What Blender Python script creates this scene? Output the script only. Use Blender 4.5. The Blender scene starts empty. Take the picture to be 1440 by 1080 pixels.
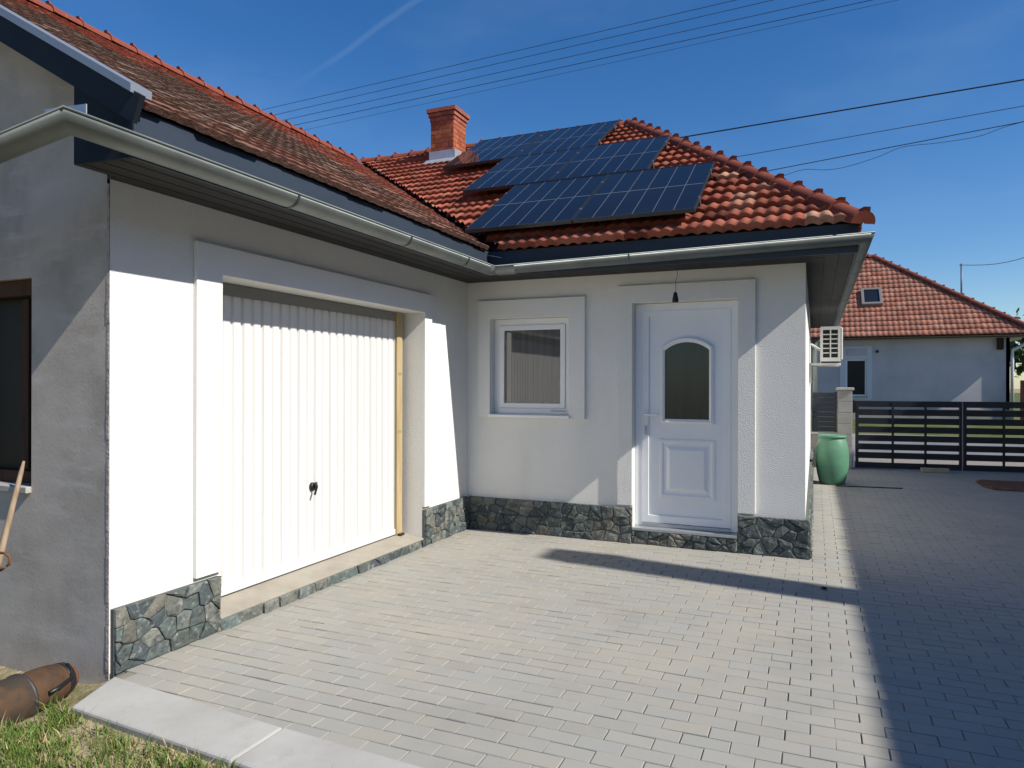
import bpy, bmesh, math, random
from mathutils import Vector, Matrix, noise
S = bpy.context.scene
COL = S.collection
rad = math.radians

# ---------------------------------------------------------------- camera, world, sun, exposure
cam = bpy.data.objects.new('camera', bpy.data.cameras.new('camera'))
COL.objects.link(cam)
cam.data.sensor_width = 36
cam.data.lens = 36 * 990.86 / 1440
cam.data.clip_start = .05
cam.data.clip_end = 2000
YAW, ROLL = .4063, .0021
fw = Vector((-math.sin(YAW), math.cos(YAW), 0.0001))
r0 = Vector((math.cos(YAW), math.sin(YAW), 0))
u0 = Vector((0, 0, 1))
rt = r0 * math.cos(ROLL) + u0 * math.sin(ROLL)
up = -r0 * math.sin(ROLL) + u0 * math.cos(ROLL)
M = Matrix((rt, up, -fw)).transposed().to_4x4()
M.translation = (3.3386, -6.5853, 1.5)
cam.matrix_world = M
S.camera = cam

SUNV = Vector((1, -.15, .868)).normalized()          # towards the sun
sun = bpy.data.objects.new('sun', bpy.data.lights.new('sun', 'SUN'))
COL.objects.link(sun)
sun.data.energy = 5.0
sun.data.angle = rad(.53)
sun.data.color = (1, .955, .88)
sun.rotation_euler = (-SUNV).to_track_quat('-Z', 'Y').to_euler()
sun.location = SUNV * 30

W = bpy.data.worlds.new('World')
S.world = W
W.use_nodes = True
nt = W.node_tree
nt.nodes.clear()
wo = nt.nodes.new('ShaderNodeOutputWorld')
bg = nt.nodes.new('ShaderNodeBackground')
bg.inputs[1].default_value = .104
sky = nt.nodes.new('ShaderNodeTexSky')
sky.sky_type = 'NISHITA'
sky.sun_disc = False
sky.sun_elevation = math.asin(SUNV.z)
sky.sun_rotation = math.atan2(SUNV.x, SUNV.y)
sky.altitude = 300
sky.air_density = 1.0
sky.dust_density = .3
sky.ozone_density = 3.2


def wn(t, **k):
    n = nt.nodes.new(t)
    for a, b in k.items():
        setattr(n, a, b)
    return n


# faint contrail and thin cirrus, laid out by direction in the sky
tc = wn('ShaderNodeTexCoord')
cd1 = Vector((-.5168, .8662, .5448)).normalized()
cd2 = Vector((-.6742, .7985, .4284)).normalized()
cn = cd1.cross(cd2).normalized()
cax = (cd2 - cd1).normalized()
d1 = wn('ShaderNodeVectorMath', operation='DOT_PRODUCT')
d1.inputs[1].default_value = cn
nt.links.new(tc.outputs['Generated'], d1.inputs[0])
nz = wn('ShaderNodeTexNoise')
nz.inputs['Scale'].default_value = 9
nz.inputs['Detail'].default_value = 4
nt.links.new(tc.outputs['Generated'], nz.inputs['Vector'])
wob = wn('ShaderNodeMath', operation='MULTIPLY_ADD')
wob.inputs[1].default_value = .012
nt.links.new(nz.outputs[0], wob.inputs[0])
nt.links.new(d1.outputs['Value'], wob.inputs[2])
off = wn('ShaderNodeMath', operation='SUBTRACT')
off.inputs[1].default_value = .006
nt.links.new(wob.outputs[0], off.inputs[0])
ab = wn('ShaderNodeMath', operation='ABSOLUTE')
nt.links.new(off.outputs[0], ab.inputs[0])
mr = wn('ShaderNodeMapRange', interpolation_type='SMOOTHSTEP')
mr.inputs[1].default_value = .0008
mr.inputs[2].default_value = .0055
mr.inputs[3].default_value = 1
mr.inputs[4].default_value = 0
nt.links.new(ab.outputs[0], mr.inputs[0])
d2 = wn('ShaderNodeVectorMath', operation='DOT_PRODUCT')
d2.inputs[1].default_value = cax
nt.links.new(tc.outputs['Generated'], d2.inputs[0])
a1 = cd1.dot(cax)
a2 = cd2.dot(cax)
mr2 = wn('ShaderNodeMapRange', interpolation_type='SMOOTHSTEP')
mr2.inputs[1].default_value = a2 + .03
mr2.inputs[2].default_value = a2 - .10
mr2.inputs[3].default_value = 0
mr2.inputs[4].default_value = 1
nt.links.new(d2.outputs['Value'], mr2.inputs[0])
mm = wn('ShaderNodeMath', operation='MULTIPLY')
nt.links.new(mr.outputs[0], mm.inputs[0])
nt.links.new(mr2.outputs[0], mm.inputs[1])
# keep it on the cd1 hemisphere
mm1 = wn('ShaderNodeMath', operation='MULTIPLY')
mm1.inputs[1].default_value = .038
nt.links.new(mm.outputs[0], mm1.inputs[0])
mp = wn('ShaderNodeMapping')
mp.inputs['Scale'].default_value = (2.2, 2.2, 7)
mp.inputs['Rotation'].default_value = (.2, .5, .3)
nt.links.new(tc.outputs['Generated'], mp.inputs[0])
n2 = wn('ShaderNodeTexNoise')
n2.inputs['Scale'].default_value = 1.1
n2.inputs['Detail'].default_value = 6
n2.inputs['Roughness'].default_value = .55
nt.links.new(mp.outputs[0], n2.inputs['Vector'])
mr3 = wn('ShaderNodeMapRange', interpolation_type='SMOOTHSTEP')
mr3.inputs[1].default_value = .48
mr3.inputs[2].default_value = .85
mr3.inputs[3].default_value = 0
mr3.inputs[4].default_value = .05
nt.links.new(n2.outputs[0], mr3.inputs[0])
ad = wn('ShaderNodeMath', operation='ADD')
nt.links.new(mm1.outputs[0], ad.inputs[0])
nt.links.new(mr3.outputs[0], ad.inputs[1])
mixs = wn('ShaderNodeMixRGB')
mixs.inputs[2].default_value = (7.0, 8.0, 9.2, 1)
nt.links.new(ad.outputs[0], mixs.inputs[0])
nt.links.new(sky.outputs[0], mixs.inputs[1])
hs = wn('ShaderNodeHueSaturation')
hs.inputs['Hue'].default_value = .506
hs.inputs['Saturation'].default_value = 1.31
nt.links.new(sky.outputs[0], hs.inputs['Color'])
nt.links.new(hs.outputs[0], mixs.inputs[1])
nt.links.new(mixs.outputs[0], bg.inputs[0])
nt.links.new(bg.outputs[0], wo.inputs[0])

S.view_settings.view_transform = 'Standard'
S.view_settings.look = 'None'
S.view_settings.exposure = .30
S.view_settings.gamma = 1
S.view_settings.use_curve_mapping = False
S.render.engine = 'CYCLES'


# ---------------------------------------------------------------- materials
MATS = {}


def mat(name, color, rough=.7, spec=.4, metal=0., var=None, bump=None, attr=False, var2=None, coat=0.):
    """var=(scale, colour2, lo, hi[, detail]) mixes in colour2 by noise; bump=(scale, strength, distance)"""
    if name in MATS:
        return MATS[name]
    m = bpy.data.materials.new(name)
    m.use_nodes = True
    t = m.node_tree
    b = t.nodes['Principled BSDF']
    b.inputs['Roughness'].default_value = rough
    b.inputs['Specular IOR Level'].default_value = spec
    b.inputs['Metallic'].default_value = metal
    b.inputs['Coat Weight'].default_value = coat
    geo = t.nodes.new('ShaderNodeTexCoord')
    cur = None
    if attr:
        at = t.nodes.new('ShaderNodeAttribute')
        at.attribute_name = 'col'
        cur = at.outputs['Color']
    else:
        rgb = t.nodes.new('ShaderNodeRGB')
        rgb.outputs[0].default_value = (*color, 1)
        cur = rgb.outputs[0]
    for v in (var, var2):
        if not v:
            continue
        n = t.nodes.new('ShaderNodeTexNoise')
        sc = v[0]
        if isinstance(sc, tuple):
            mpn = t.nodes.new('ShaderNodeMapping')
            mpn.inputs['Scale'].default_value = sc
            t.links.new(geo.outputs['Object'], mpn.inputs[0])
            t.links.new(mpn.outputs[0], n.inputs['Vector'])
            n.inputs['Scale'].default_value = 1
        else:
            t.links.new(geo.outputs['Object'], n.inputs['Vector'])
            n.inputs['Scale'].default_value = sc
        n.inputs['Detail'].default_value = v[4] if len(v) > 4 else 5
        n.inputs['Roughness'].default_value = .6
        r = t.nodes.new('ShaderNodeMapRange')
        r.inputs[1].default_value = v[2]
        r.inputs[2].default_value = v[3]
        t.links.new(n.outputs[0], r.inputs[0])
        mx = t.nodes.new('ShaderNodeMixRGB')
        mx.inputs[2].default_value = (*v[1], 1)
        t.links.new(r.outputs[0], mx.inputs[0])
        t.links.new(cur, mx.inputs[1])
        cur = mx.outputs[0]
    t.links.new(cur, b.inputs['Base Color'])
    if bump:
        n = t.nodes.new('ShaderNodeTexNoise')
        t.links.new(geo.outputs['Object'], n.inputs['Vector'])
        n.inputs['Scale'].default_value = bump[0]
        n.inputs['Detail'].default_value = 4
        bp = t.nodes.new('ShaderNodeBump')
        bp.inputs['Strength'].default_value = bump[1]
        bp.inputs['Distance'].default_value = bump[2]
        t.links.new(n.outputs[0], bp.inputs['Height'])
        t.links.new(bp.outputs[0], b.inputs['Normal'])
    MATS[name] = m
    return m


stucco = mat('white_stucco', (.77, .755, .71), .85, .2, var=(1.3, (.72, .705, .665), .45, .75), bump=(110, .9, .005), var2=((2.5, 2.5, .45), (.69, .668, .62), .55, .85))
smooth_white = mat('smooth_white_render', (.77, .755, .715), .7, .25, var=(2.2, (.725, .71, .675), .5, .8), bump=(60, .25, .003))
pvc = mat('white_plastic', (.81, .81, .81), .3, .45)
door_white = mat('door_white', (.81, .82, .83), .35, .45, var=(3, (.775, .785, .80), .4, .7))
gdoor = mat('painted_steel_door', (.675, .665, .64), .45, .3, var=((3, 3, .6), (.645, .635, .605), .45, .75))
grey_render = mat('grey_render', (.50, .445, .395), .92, .15, var=(2.3, (.37, .325, .285), .42, .66, 8), bump=(55, .3, .003),
                  var2=((3, 3, 11), (.56, .51, .46), .52, .76))
edge_mat = mat('raw_insulation_edge', (.42, .37, .35), .9, .1, var=((20, 20, 14), (.24, .19, .17), .5, .7), bump=(60, .8, .01))
concrete = mat('concrete', (.42, .41, .38), .88, .2, var=(2.1, (.35, .34, .315), .4, .7), bump=(90, .35, .003),
               var2=(5.5, (.31, .295, .265), .55, .82))
sill_mat = mat('cement_sill', (.35, .32, .265), .9, .2, var=(5, (.29, .262, .215), .4, .7), bump=(80, .4, .004))
stone_mat = mat('slate_stone', (.1, .11, .1), .72, .35, attr=True, var=(16, (.055, .065, .065), .48, .68), bump=(30, 1.0, .016),
                var2=(22, (.30, .31, .285), .56, .72))
mortar = mat('dark_mortar', (.12, .125, .115), .95, .1)
tile_mat = mat('red_clay_tile', (.3, .08, .05), .92, .1, attr=True, var=(9, (.12, .05, .035), .5, .85), bump=(50, .4, .004))
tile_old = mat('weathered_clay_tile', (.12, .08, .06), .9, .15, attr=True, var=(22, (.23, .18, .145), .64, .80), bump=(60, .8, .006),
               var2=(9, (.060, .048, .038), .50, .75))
ridge_mat = mat('ridge_clay', (.215, .062, .040), .92, .1, var=(6, (.20, .06, .04), .45, .75), bump=(50, .4, .004),
                var2=(14, (.40, .22, .15), .62, .8))
deck_mat = mat('roof_underlay', (.03, .028, .027), .9, .1)
zinc = mat('zinc_metal', (.24, .262, .252), .54, .5, .55, var=(4, (.185, .205, .197), .4, .7), bump=(7, .08, .01))
zinc_band = mat('zinc_band', (.11, .12, .12), .4, .5, .7)
dark_board = mat('dark_fascia', (.010, .013, .018), .6, .2, var=(3, (.016, .019, .025), .4, .7))
blue_metal = mat('blue_grey_sheet', (.034, .047, .066), .5, .35, var=((1, 1, 6), (.026, .036, .05), .4, .7))
soffit_mat = mat('soffit_board', (.055, .055, .055), .75, .2, var=((9, 1.2, 1), (.04, .04, .04), .4, .65), bump=(30, .3, .004))
verge_metal = mat('verge_strip', (.30, .32, .35), .45, .5, .5)
galv = mat('galvanised_sheet', (.50, .52, .55), .45, .5, .5, var=(6, (.42, .44, .47), .4, .7))
glass_dark = mat('window_glass', (.085, .088, .086), .015, 1.0, coat=.6, var=((26, 26, .5), (.05, .052, .052), .42, .66))
glass_door = mat('door_glass', (.022, .03, .028), .12, .5, var=((9, 9, 1.5), (.035, .045, .04), .4, .7))
glass_black = mat('dark_glass', (.012, .014, .018), .04, .6)
curtain = mat('curtain_cloth', (.55, .55, .53), .9, .1)
brick_red = mat('red_brick', (.34, .10, .05), .85, .2, attr=True, var=(30, (.22, .06, .035), .5, .75), bump=(60, .5, .006))
wood_yellow = mat('yellow_timber', (.46, .35, .19), .7, .3, var=((14, 14, 2), (.38, .28, .145), .4, .7), bump=(40, .3, .003))
wood_dark = mat('dark_timber', (.075, .035, .018), .8, .25, var=((9, 9, 1.5), (.03, .016, .01), .4, .65), bump=(40, .4, .004))
wood_grey = mat('worn_handle_wood', (.34, .25, .17), .75, .25, var=((30, 30, 4), (.22, .155, .10), .4, .7))
black_plastic = mat('black_plastic', (.012, .012, .013), .4, .45)
steel = mat('brushed_steel', (.5, .5, .5), .3, .5, .9)
rust = mat('rust', (.20, .085, .035), .8, .3, .1, var=(9, (.07, .042, .03), .42, .66), bump=(40, .6, .006), var2=(22, (.30, .15, .06), .6, .8))
rust_dark = mat('dark_rusty_paint', (.075, .06, .045), .6, .4, .15, var=(8, (.13, .07, .035), .45, .7), bump=(30, .4, .005))
paver_mat = mat('concrete_paver', (.42, .41, .38), .9, .2, attr=True, var=(.9, (.375, .345, .285), .50, .76), bump=(170, .55, .003),
                var2=(1.7, (.272, .258, .226), .52, .85))
sand_mat = mat('joint_sand', (.22, .20, .165), .95, .1, var=(5, (.29, .265, .21), .4, .7))
soil = mat('straw_soil', (.36, .295, .185), .95, .1, var=(3.2, (.13, .13, .05), .45, .66), bump=(45, .9, .02), var2=(30, (.36, .30, .20), .55, .75))
grass_mat = mat('grass_blade', (.1, .16, .03), .7, .25, attr=True)
asphalt = mat('asphalt', (.20, .20, .205), .9, .2, var=(1.2, (.16, .16, .165), .4, .7), bump=(120, .4, .004))
verge_grass = mat('verge_grass', (.075, .105, .032), .9, .1, var=(2.2, (.14, .14, .065), .4, .7), bump=(25, .8, .03))
gravel = mat('gravel', (.30, .27, .24), .95, .1, var=(30, (.2, .18, .16), .4, .7), bump=(60, .8, .02))
far_wall = mat('pale_render', (.53, .49, .50), .85, .2, var=(.9, (.41, .39, .41), .42, .7), bump=(60, .3, .004))
far_base = mat('beige_base_render', (.46, .42, .36), .9, .2, var=(1.2, (.33, .31, .28), .4, .7))
far_tile = mat('far_red_tile', (.35, .1, .06), .8, .25, attr=True, var=(3, (.26, .09, .06), .5, .8))
gate_paint = mat('black_gate_paint', (.012, .013, .017), .38, .45)
fence_paint = mat('anthracite_panel', (.03, .035, .048), .45, .4)
block_mat = mat('grey_block', (.36, .35, .32), .9, .2, var=(4, (.29, .28, .26), .4, .7), bump=(50, .4, .004))
green_plastic = mat('green_plastic', (.105, .255, .16), .5, .35, var=(2.5, (.075, .195, .12), .4, .7), var2=((3, 3, 9), (.14, .30, .195), .55, .8))
ac_white = mat('cream_metal', (.72, .71, .66), .45, .4)
leaf_mat = mat('tree_leaf', (.05, .09, .025), .7, .3, attr=True)
bark = mat('bark', (.09, .065, .045), .9, .2, bump=(20, .8, .02))
wire_mat = mat('wire_black', (.015, .016, .02), .6, .3)
wire_thin = mat('wire_grey', (.04, .05, .08), .6, .3)
panel_glass = mat('solar_cell', (.008, .009, .013), .09, .22, var=((1.1, 1.1, 1.1), (.009, .012, .019), .4, .7))
panel_line = mat('cell_line', (.14, .16, .185), .4, .4)
panel_frame = mat('panel_frame', (.05, .055, .062), .4, .5, .6)
rail_mat = mat('rail_metal', (.12, .12, .125), .5, .4, .6)
redwood = mat('red_brown_fence', (.10, .032, .022), .8, .2)

# ---------------------------------------------------------------- mesh helpers
OFF = {}


def setp(o, label=None, cat=None, group=None, kind=None):
    if label:
        o['label'] = label
    if cat:
        o['category'] = cat
    if group:
        o['group'] = group
    if kind:
        o['kind'] = kind
    return o


def thing(name, label, cat, loc=(0, 0, 0), group=None):
    o = bpy.data.objects.new(name, None)
    COL.objects.link(o)
    o.location = loc
    o.empty_display_size = .1
    OFF[o] = Vector(loc)
    return setp(o, label, cat, group)


class MB:
    def __init__(s):
        s.bm = bmesh.new()
        s.cl = s.bm.faces.layers.float_vector.new('col')

    def face(s, pts, col=None):
        vs = [s.bm.verts.new(p) for p in pts]
        f = s.bm.faces.new(vs)
        if col:
            f[s.cl] = col
        return f

    def box(s, a, b, col=None):
        x0, y0, z0 = [min(a[i], b[i]) for i in range(3)]
        x1, y1, z1 = [max(a[i], b[i]) for i in range(3)]
        return s.hexa([(x0, y0, z0), (x1, y0, z0), (x1, y1, z0), (x0, y1, z0), (x0, y0, z1), (x1, y0, z1), (x1, y1, z1), (x0, y1, z1)], col)

    def hexa(s, p, col=None):
        v = [s.bm.verts.new(q) for q in p]
        for q in ((3, 2, 1, 0), (4, 5, 6, 7), (0, 1, 5, 4), (1, 2, 6, 5), (2, 3, 7, 6), (3, 0, 4, 7)):
            f = s.bm.faces.new([v[i] for i in q])
            if col:
                f[s.cl] = col
        return s

    def obox(s, O, U, V, N, a, b, col=None):
        """box in a local frame: a,b are (u,v,n) corners"""
        P = lambda u, v, n: O + U * u + V * v + N * n
        (u0, v0, n0), (u1, v1, n1) = a, b
        return s.hexa([P(u0, v0, n0), P(u1, v0, n0), P(u1, v1, n0), P(u0, v1, n0), P(u0, v0, n1), P(u1, v0, n1), P(u1, v1, n1), P(u0, v1, n1)], col)

    def prism(s, poly, d, col=None):
        d = Vector(d)
        a = [s.bm.verts.new(p) for p in poly]
        b = [s.bm.verts.new(Vector(p) + d) for p in poly]
        n = len(a)
        fs = [s.bm.faces.new(a[::-1]), s.bm.faces.new(b)]
        for i in range(n):
            fs.append(s.bm.faces.new([a[i], a[(i + 1) % n], b[(i + 1) % n], b[i]]))
        if col:
            for f in fs:
                f[s.cl] = col
        return s

    def tube(s, pts, r, seg=10, cap=True, radii=None, col=None, smooth=True):
        pts = [Vector(p) for p in pts]
        rings = []
        n = len(pts)
        ref = None
        for i, p in enumerate(pts):
            t = (pts[min(i + 1, n - 1)] - pts[max(i - 1, 0)]).normalized()
            if ref is None:
                ref = Vector((0, 0, 1)) if abs(t.z) < .9 else Vector((1, 0, 0))
            a = t.cross(ref).normalized()
            b = a.cross(t).normalized()
            ref = b
            rr = radii[i] if radii else r
            rings.append([s.bm.verts.new(p + (a * math.cos(2 * math.pi * k / seg) + b * math.sin(2 * math.pi * k / seg)) * rr) for k in range(seg)])
        for i in range(n - 1):
            for k in range(seg):
                f = s.bm.faces.new([rings[i][k], rings[i][(k + 1) % seg], rings[i + 1][(k + 1) % seg], rings[i + 1][k]])
                f.smooth = smooth
                if col:
                    f[s.cl] = col
        if cap:
            s.bm.faces.new(rings[0][::-1])
            s.bm.faces.new(rings[-1])
        return s

    def lathe(s, c, prof, seg=32, axis=None):
        """prof: list of (r, h) along axis"""
        c = Vector(c)
        A = Vector(axis).normalized() if axis else Vector((0, 0, 1))
        ref = Vector((0, 0, 1)) if abs(A.z) < .9 else Vector((1, 0, 0))
        a = A.cross(ref).normalized()
        b = A.cross(a).normalized()
        rings = []
        for r, h in prof:
            if r < 1e-6:
                rings.append([s.bm.verts.new(c + A * h)])
            else:
                rings.append([s.bm.verts.new(c + A * h + (a * math.cos(2 * math.pi * k / seg) + b * math.sin(2 * math.pi * k / seg)) * r) for k in range(seg)])
        for i in range(len(rings) - 1):
            p, q = rings[i], rings[i + 1]
            for k in range(seg):
                k2 = (k + 1) % seg
                if len(p) == 1 and len(q) == 1:
                    continue
                if len(p) == 1:
                    f = s.bm.faces.new([p[0], q[k], q[k2]])
                elif len(q) == 1:
                    f = s.bm.faces.new([p[k], q[0], p[k2]])
                else:
                    f = s.bm.faces.new([p[k], q[k], q[k2], p[k2]])
                f.smooth = True
        return s

    def ring(s, O, U, V, N, a, b, w, n0, n1):
        """one-piece rectangular frame: corners a,b in (u,v), widths w=(left,bottom,right,top), from n0 to n1 along N"""
        O, U, V, N = map(Vector, (O, U, V, N))
        (u0, v0), (u1, v1) = a, b
        l, bt, r, t = w
        oc = [(u0, v0), (u1, v0), (u1, v1), (u0, v1)]
        ic = [(u0 + l, v0 + bt), (u1 - r, v0 + bt), (u1 - r, v1 - t), (u0 + l, v1 - t)]
        L = [[s.bm.verts.new(O + U * u + V * v + N * n) for u, v in c] for c, n in ((oc, n0), (oc, n1), (ic, n1), (ic, n0))]
        for q in range(4):
            A, B = L[q], L[(q + 1) % 4]
            for k in range(4):
                k2 = (k + 1) % 4
                s.bm.faces.new([A[k], A[k2], B[k2], B[k]])
        return s

    def panel(s, O, U, V, N, us, vs, holes, depth, rev=None, rim=True):
        """flat wall sheet on a grid of us x vs with rectangular holes, reveals going back by depth along -N; open back"""
        O, U, V, N = map(Vector, (O, U, V, N))
        hole = lambda u, v: any(h[0] < u < h[1] and h[2] < v < h[3] for h in holes)
        vd = {}

        def vert(u, v, n):
            k = (round(u, 4), round(v, 4), round(n, 4))
            if k not in vd:
                vd[k] = s.bm.verts.new(O + U * u + V * v + N * n)
            return vd[k]
        for i in range(len(us) - 1):
            for j in range(len(vs) - 1):
                if hole((us[i] + us[i + 1]) / 2, (vs[j] + vs[j + 1]) / 2):
                    continue
                s.bm.faces.new([vert(us[i], vs[j], 0), vert(us[i + 1], vs[j], 0), vert(us[i + 1], vs[j + 1], 0), vert(us[i], vs[j + 1], 0)])
        loops = [(h, True) for h in holes] + ([((us[0], us[-1], vs[0], vs[-1]), False)] if rim else [])
        for (a, b, c, d), inner in loops:
            ul = [u for u in us if a - 1e-6 <= u <= b + 1e-6]
            vl = [v for v in vs if c - 1e-6 <= v <= d + 1e-6]
            path = [(u, c) for u in ul] + [(b, v) for v in vl[1:]] + [(u, d) for u in ul[::-1][1:]] + [(a, v) for v in vl[::-1][1:]]
            dd = (rev or depth) if inner else depth
            for (p, q) in zip(path[:-1], path[1:]):
                m = ((p[0] + q[0]) / 2, (p[1] + q[1]) / 2)
                if not inner:   # skip rim pieces where a hole touches the rim
                    e = 1e-3
                    if hole(m[0], m[1] + e) or hole(m[0], m[1] - e) or hole(m[0] + e, m[1]) or hole(m[0] - e, m[1]):
                        continue
                else:
                    if m[0] in (us[0], us[-1]) or m[1] in (vs[0], vs[-1]):
                        continue
                try:
                    s.bm.faces.new([vert(p[0], p[1], 0), vert(q[0], q[1], 0), vert(q[0], q[1], -dd), vert(p[0], p[1], -dd)])
                except ValueError:
                    pass
        return s

    def build(s, name, m, parent=None, bevel=0, smooth=False, normals=True):
        if normals:
            bmesh.ops.recalc_face_normals(s.bm, faces=s.bm.faces[:])
        off = OFF.get(parent, Vector((0, 0, 0))) if parent else Vector((0, 0, 0))
        if off.length:
            bmesh.ops.translate(s.bm, verts=s.bm.verts[:], vec=-off)
        me = bpy.data.meshes.new(name)
        if smooth:
            for f in s.bm.faces:
                f.smooth = True
        s.bm.to_mesh(me)
        s.bm.free()
        for mm_ in (m if isinstance(m, (list, tuple)) else [m]):
            me.materials.append(mm_)
        o = bpy.data.objects.new(name, me)
        COL.objects.link(o)
        if parent:
            o.parent = parent
        OFF[o] = off
        if bevel:
            b = o.modifiers.new('bevel', 'BEVEL')
            b.width = bevel
            b.segments = 2
            b.limit_method = 'ANGLE'
            b.angle_limit = rad(40)
        return o


def copy_tree(o, parent=None):
    c = o.copy()
    COL.objects.link(c)
    if parent:
        c.parent = parent
    for ch in o.children:
        copy_tree(ch, c)
    return c


def sweep(mb, path, prof, closed=False, smooth=True, caps=False):
    """path: list of (x,y,dz); prof: list of (o,z): o metres to the right of travel. Mitred corners."""
    n = len(path)
    rows = []
    for i, p in enumerate(path):
        d_in = Vector((p[0] - path[i - 1][0], p[1] - path[i - 1][1])).normalized() if i else None
        d_out = Vector((path[i + 1][0] - p[0], path[i + 1][1] - p[1])).normalized() if i < n - 1 else None
        d_in = d_in or d_out
        d_out = d_out or d_in
        n1 = Vector((d_in.y, -d_in.x))
        n2 = Vector((d_out.y, -d_out.x))
        k = (n1 + n2) / (1 + n1.dot(n2))
        rows.append([mb.bm.verts.new((p[0] + k.x * o, p[1] + k.y * o, p[2] + z)) for o, z in prof])
    m = len(prof)
    for i in range(n - 1):
        for j in range(m if closed else m - 1):
            j2 = (j + 1) % m
            f = mb.bm.faces.new([rows[i][j], rows[i + 1][j], rows[i + 1][j2], rows[i][j2]])
            f.smooth = smooth
    if caps:
        mb.bm.faces.new(rows[0])
        mb.bm.faces.new(rows[-1][::-1])


def tiles(mb, O, U, V, ulen, vlen, course, pitch, clips, colf, seed=1, amp=.024, samples=6, lip=.035, waves=2, jit=1.):
    """wavy clay tile courses on a slope"""
    rnd = random.Random(seed)
    O, U, V = Vector(O), Vector(U).normalized(), Vector(V).normalized()
    N = U.cross(V).normalized()
    nw = int(ulen / pitch)
    nc = int(math.ceil(vlen / course))
    bm, cl = mb.bm, mb.cl
    prof = [(k / samples, (.5 + .5 * math.cos(2 * math.pi * (k / samples - .5))) ** .8) for k in range(samples)]
    for c in range(nc):
        v0 = c * course
        v1 = min(v0 + course * 1.15, vlen)
        lo, hi, lp = [], [], []
        wv = rnd.uniform(-.006, .006)
        tile_j = {}
        cols = {}
        for w in range(nw + 1):
            t = w // waves
            if t not in tile_j:
                tile_j[t] = (rnd.gauss(0, .005) * jit, rnd.gauss(0, .003) * jit)
                cols[t] = colf(c / nc, t * waves / nw, rnd)
            for fr, h in prof:
                u = (w + fr) * pitch
                if u > ulen:
                    break
                dv, dn = tile_j[t]
                lo.append((bm.verts.new(O + U * u + V * (v0 + dv + wv) + N * (lip + amp * h + dn)), t))
                hi.append(bm.verts.new(O + U * u + V * v1 + N * (.004 + amp * h * .85 + dn)))
                lp.append(bm.verts.new(O + U * u + V * (v0 + dv + wv + .008) + N * (-.012 + amp * h * .9)))
        for i in range(len(lo) - 1):
            t = lo[i][1]
            f = bm.faces.new([lo[i][0], lo[i + 1][0], hi[i + 1], hi[i]])
            f[cl] = cols[t]
            f.smooth = True
            f = bm.faces.new([lp[i], lp[i + 1], lo[i + 1][0], lo[i][0]])
            f[cl] = cols[t]
    q = [O + N * -.03 + V * .05, O + U * ulen + N * -.03 + V * .05, O + U * ulen + V * vlen + N * -.03, O + V * vlen + N * -.03]
    mb.face(q, (.03, .028, .027))
    for co, no in clips:
        g = bm.verts[:] + bm.edges[:] + bm.faces[:]
        bmesh.ops.bisect_plane(bm, geom=g, dist=1e-5, plane_co=Vector(co), plane_no=Vector(no), clear_outer=True)


def ridge_caps(mb, A, B, r=.105, length=.37, step=.33, seed=2, nub=True):
    rnd = random.Random(seed)
    A, B = Vector(A), Vector(B)
    D = (B - A).normalized()
    L = (B - A).length
    side = D.cross(Vector((0, 0, 1))).normalized()
    upv = side.cross(D).normalized()
    k = 0.
    while k < L - .05:
        ln = min(length, L - k)
        jit = rnd.gauss(0, .004)
        prof = [(0, r * 1.06), (.03, r * 1.05), (.045, r * .99), (ln, r * .90)]
        rings = []
        for h, rr in prof:
            rings.append([mb.bm.verts.new(A + D * (k + h) + side * rr * math.cos(a) + upv * (rr * math.sin(a) * .95 - .03 + jit))
                          for a in [math.pi * j / 10 for j in range(11)]])
        back = [mb.bm.verts.new(v.co * .12 + (A + D * (k + .004) + upv * -.03) * .88) for v in rings[0]]
        for i in range(10):
            mb.bm.faces.new([rings[0][i], back[i], back[i + 1], rings[0][i + 1]])
        for a, b in zip(rings[:-1], rings[1:]):
            for i in range(10):
                f = mb.bm.faces.new([a[i], a[i + 1], b[i + 1], b[i]])
                f.smooth = True
        if nub:
            c = A + D * (k + .022) + upv * (r * 1.08 - .03)
            mb.hexa([c + D * a_ + side * b_ + upv * c_ for a_, b_, c_ in ((-.02, -.035, -.012), (.03, -.035, -.012), (.03, .035, -.012), (-.02, .035, -.012), (-.026, -.022, .026), (.0, -.02, .018), (.0, .02, .018), (-.026, .022, .026))])
        k += step


def clip_poly(poly, a, b, c):
    """keep a*x+b*y<=c"""
    out = []
    for i in range(len(poly)):
        p, q = poly[i], poly[(i + 1) % len(poly)]
        dp, dq = a * p[0] + b * p[1] - c, a * q[0] + b * q[1] - c
        if dp <= 0:
            out.append(p)
        if dp * dq < 0:
            t = dp / (dp - dq)
            out.append((p[0] + (q[0] - p[0]) * t, p[1] + (q[1] - p[1]) * t))
    return out


STONE_COLS = [(.085, .105, .10), (.12, .135, .125), (.07, .085, .09), (.15, .155, .135), (.10, .125, .12), (.15, .145, .12), (.055, .07, .075)]


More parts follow.
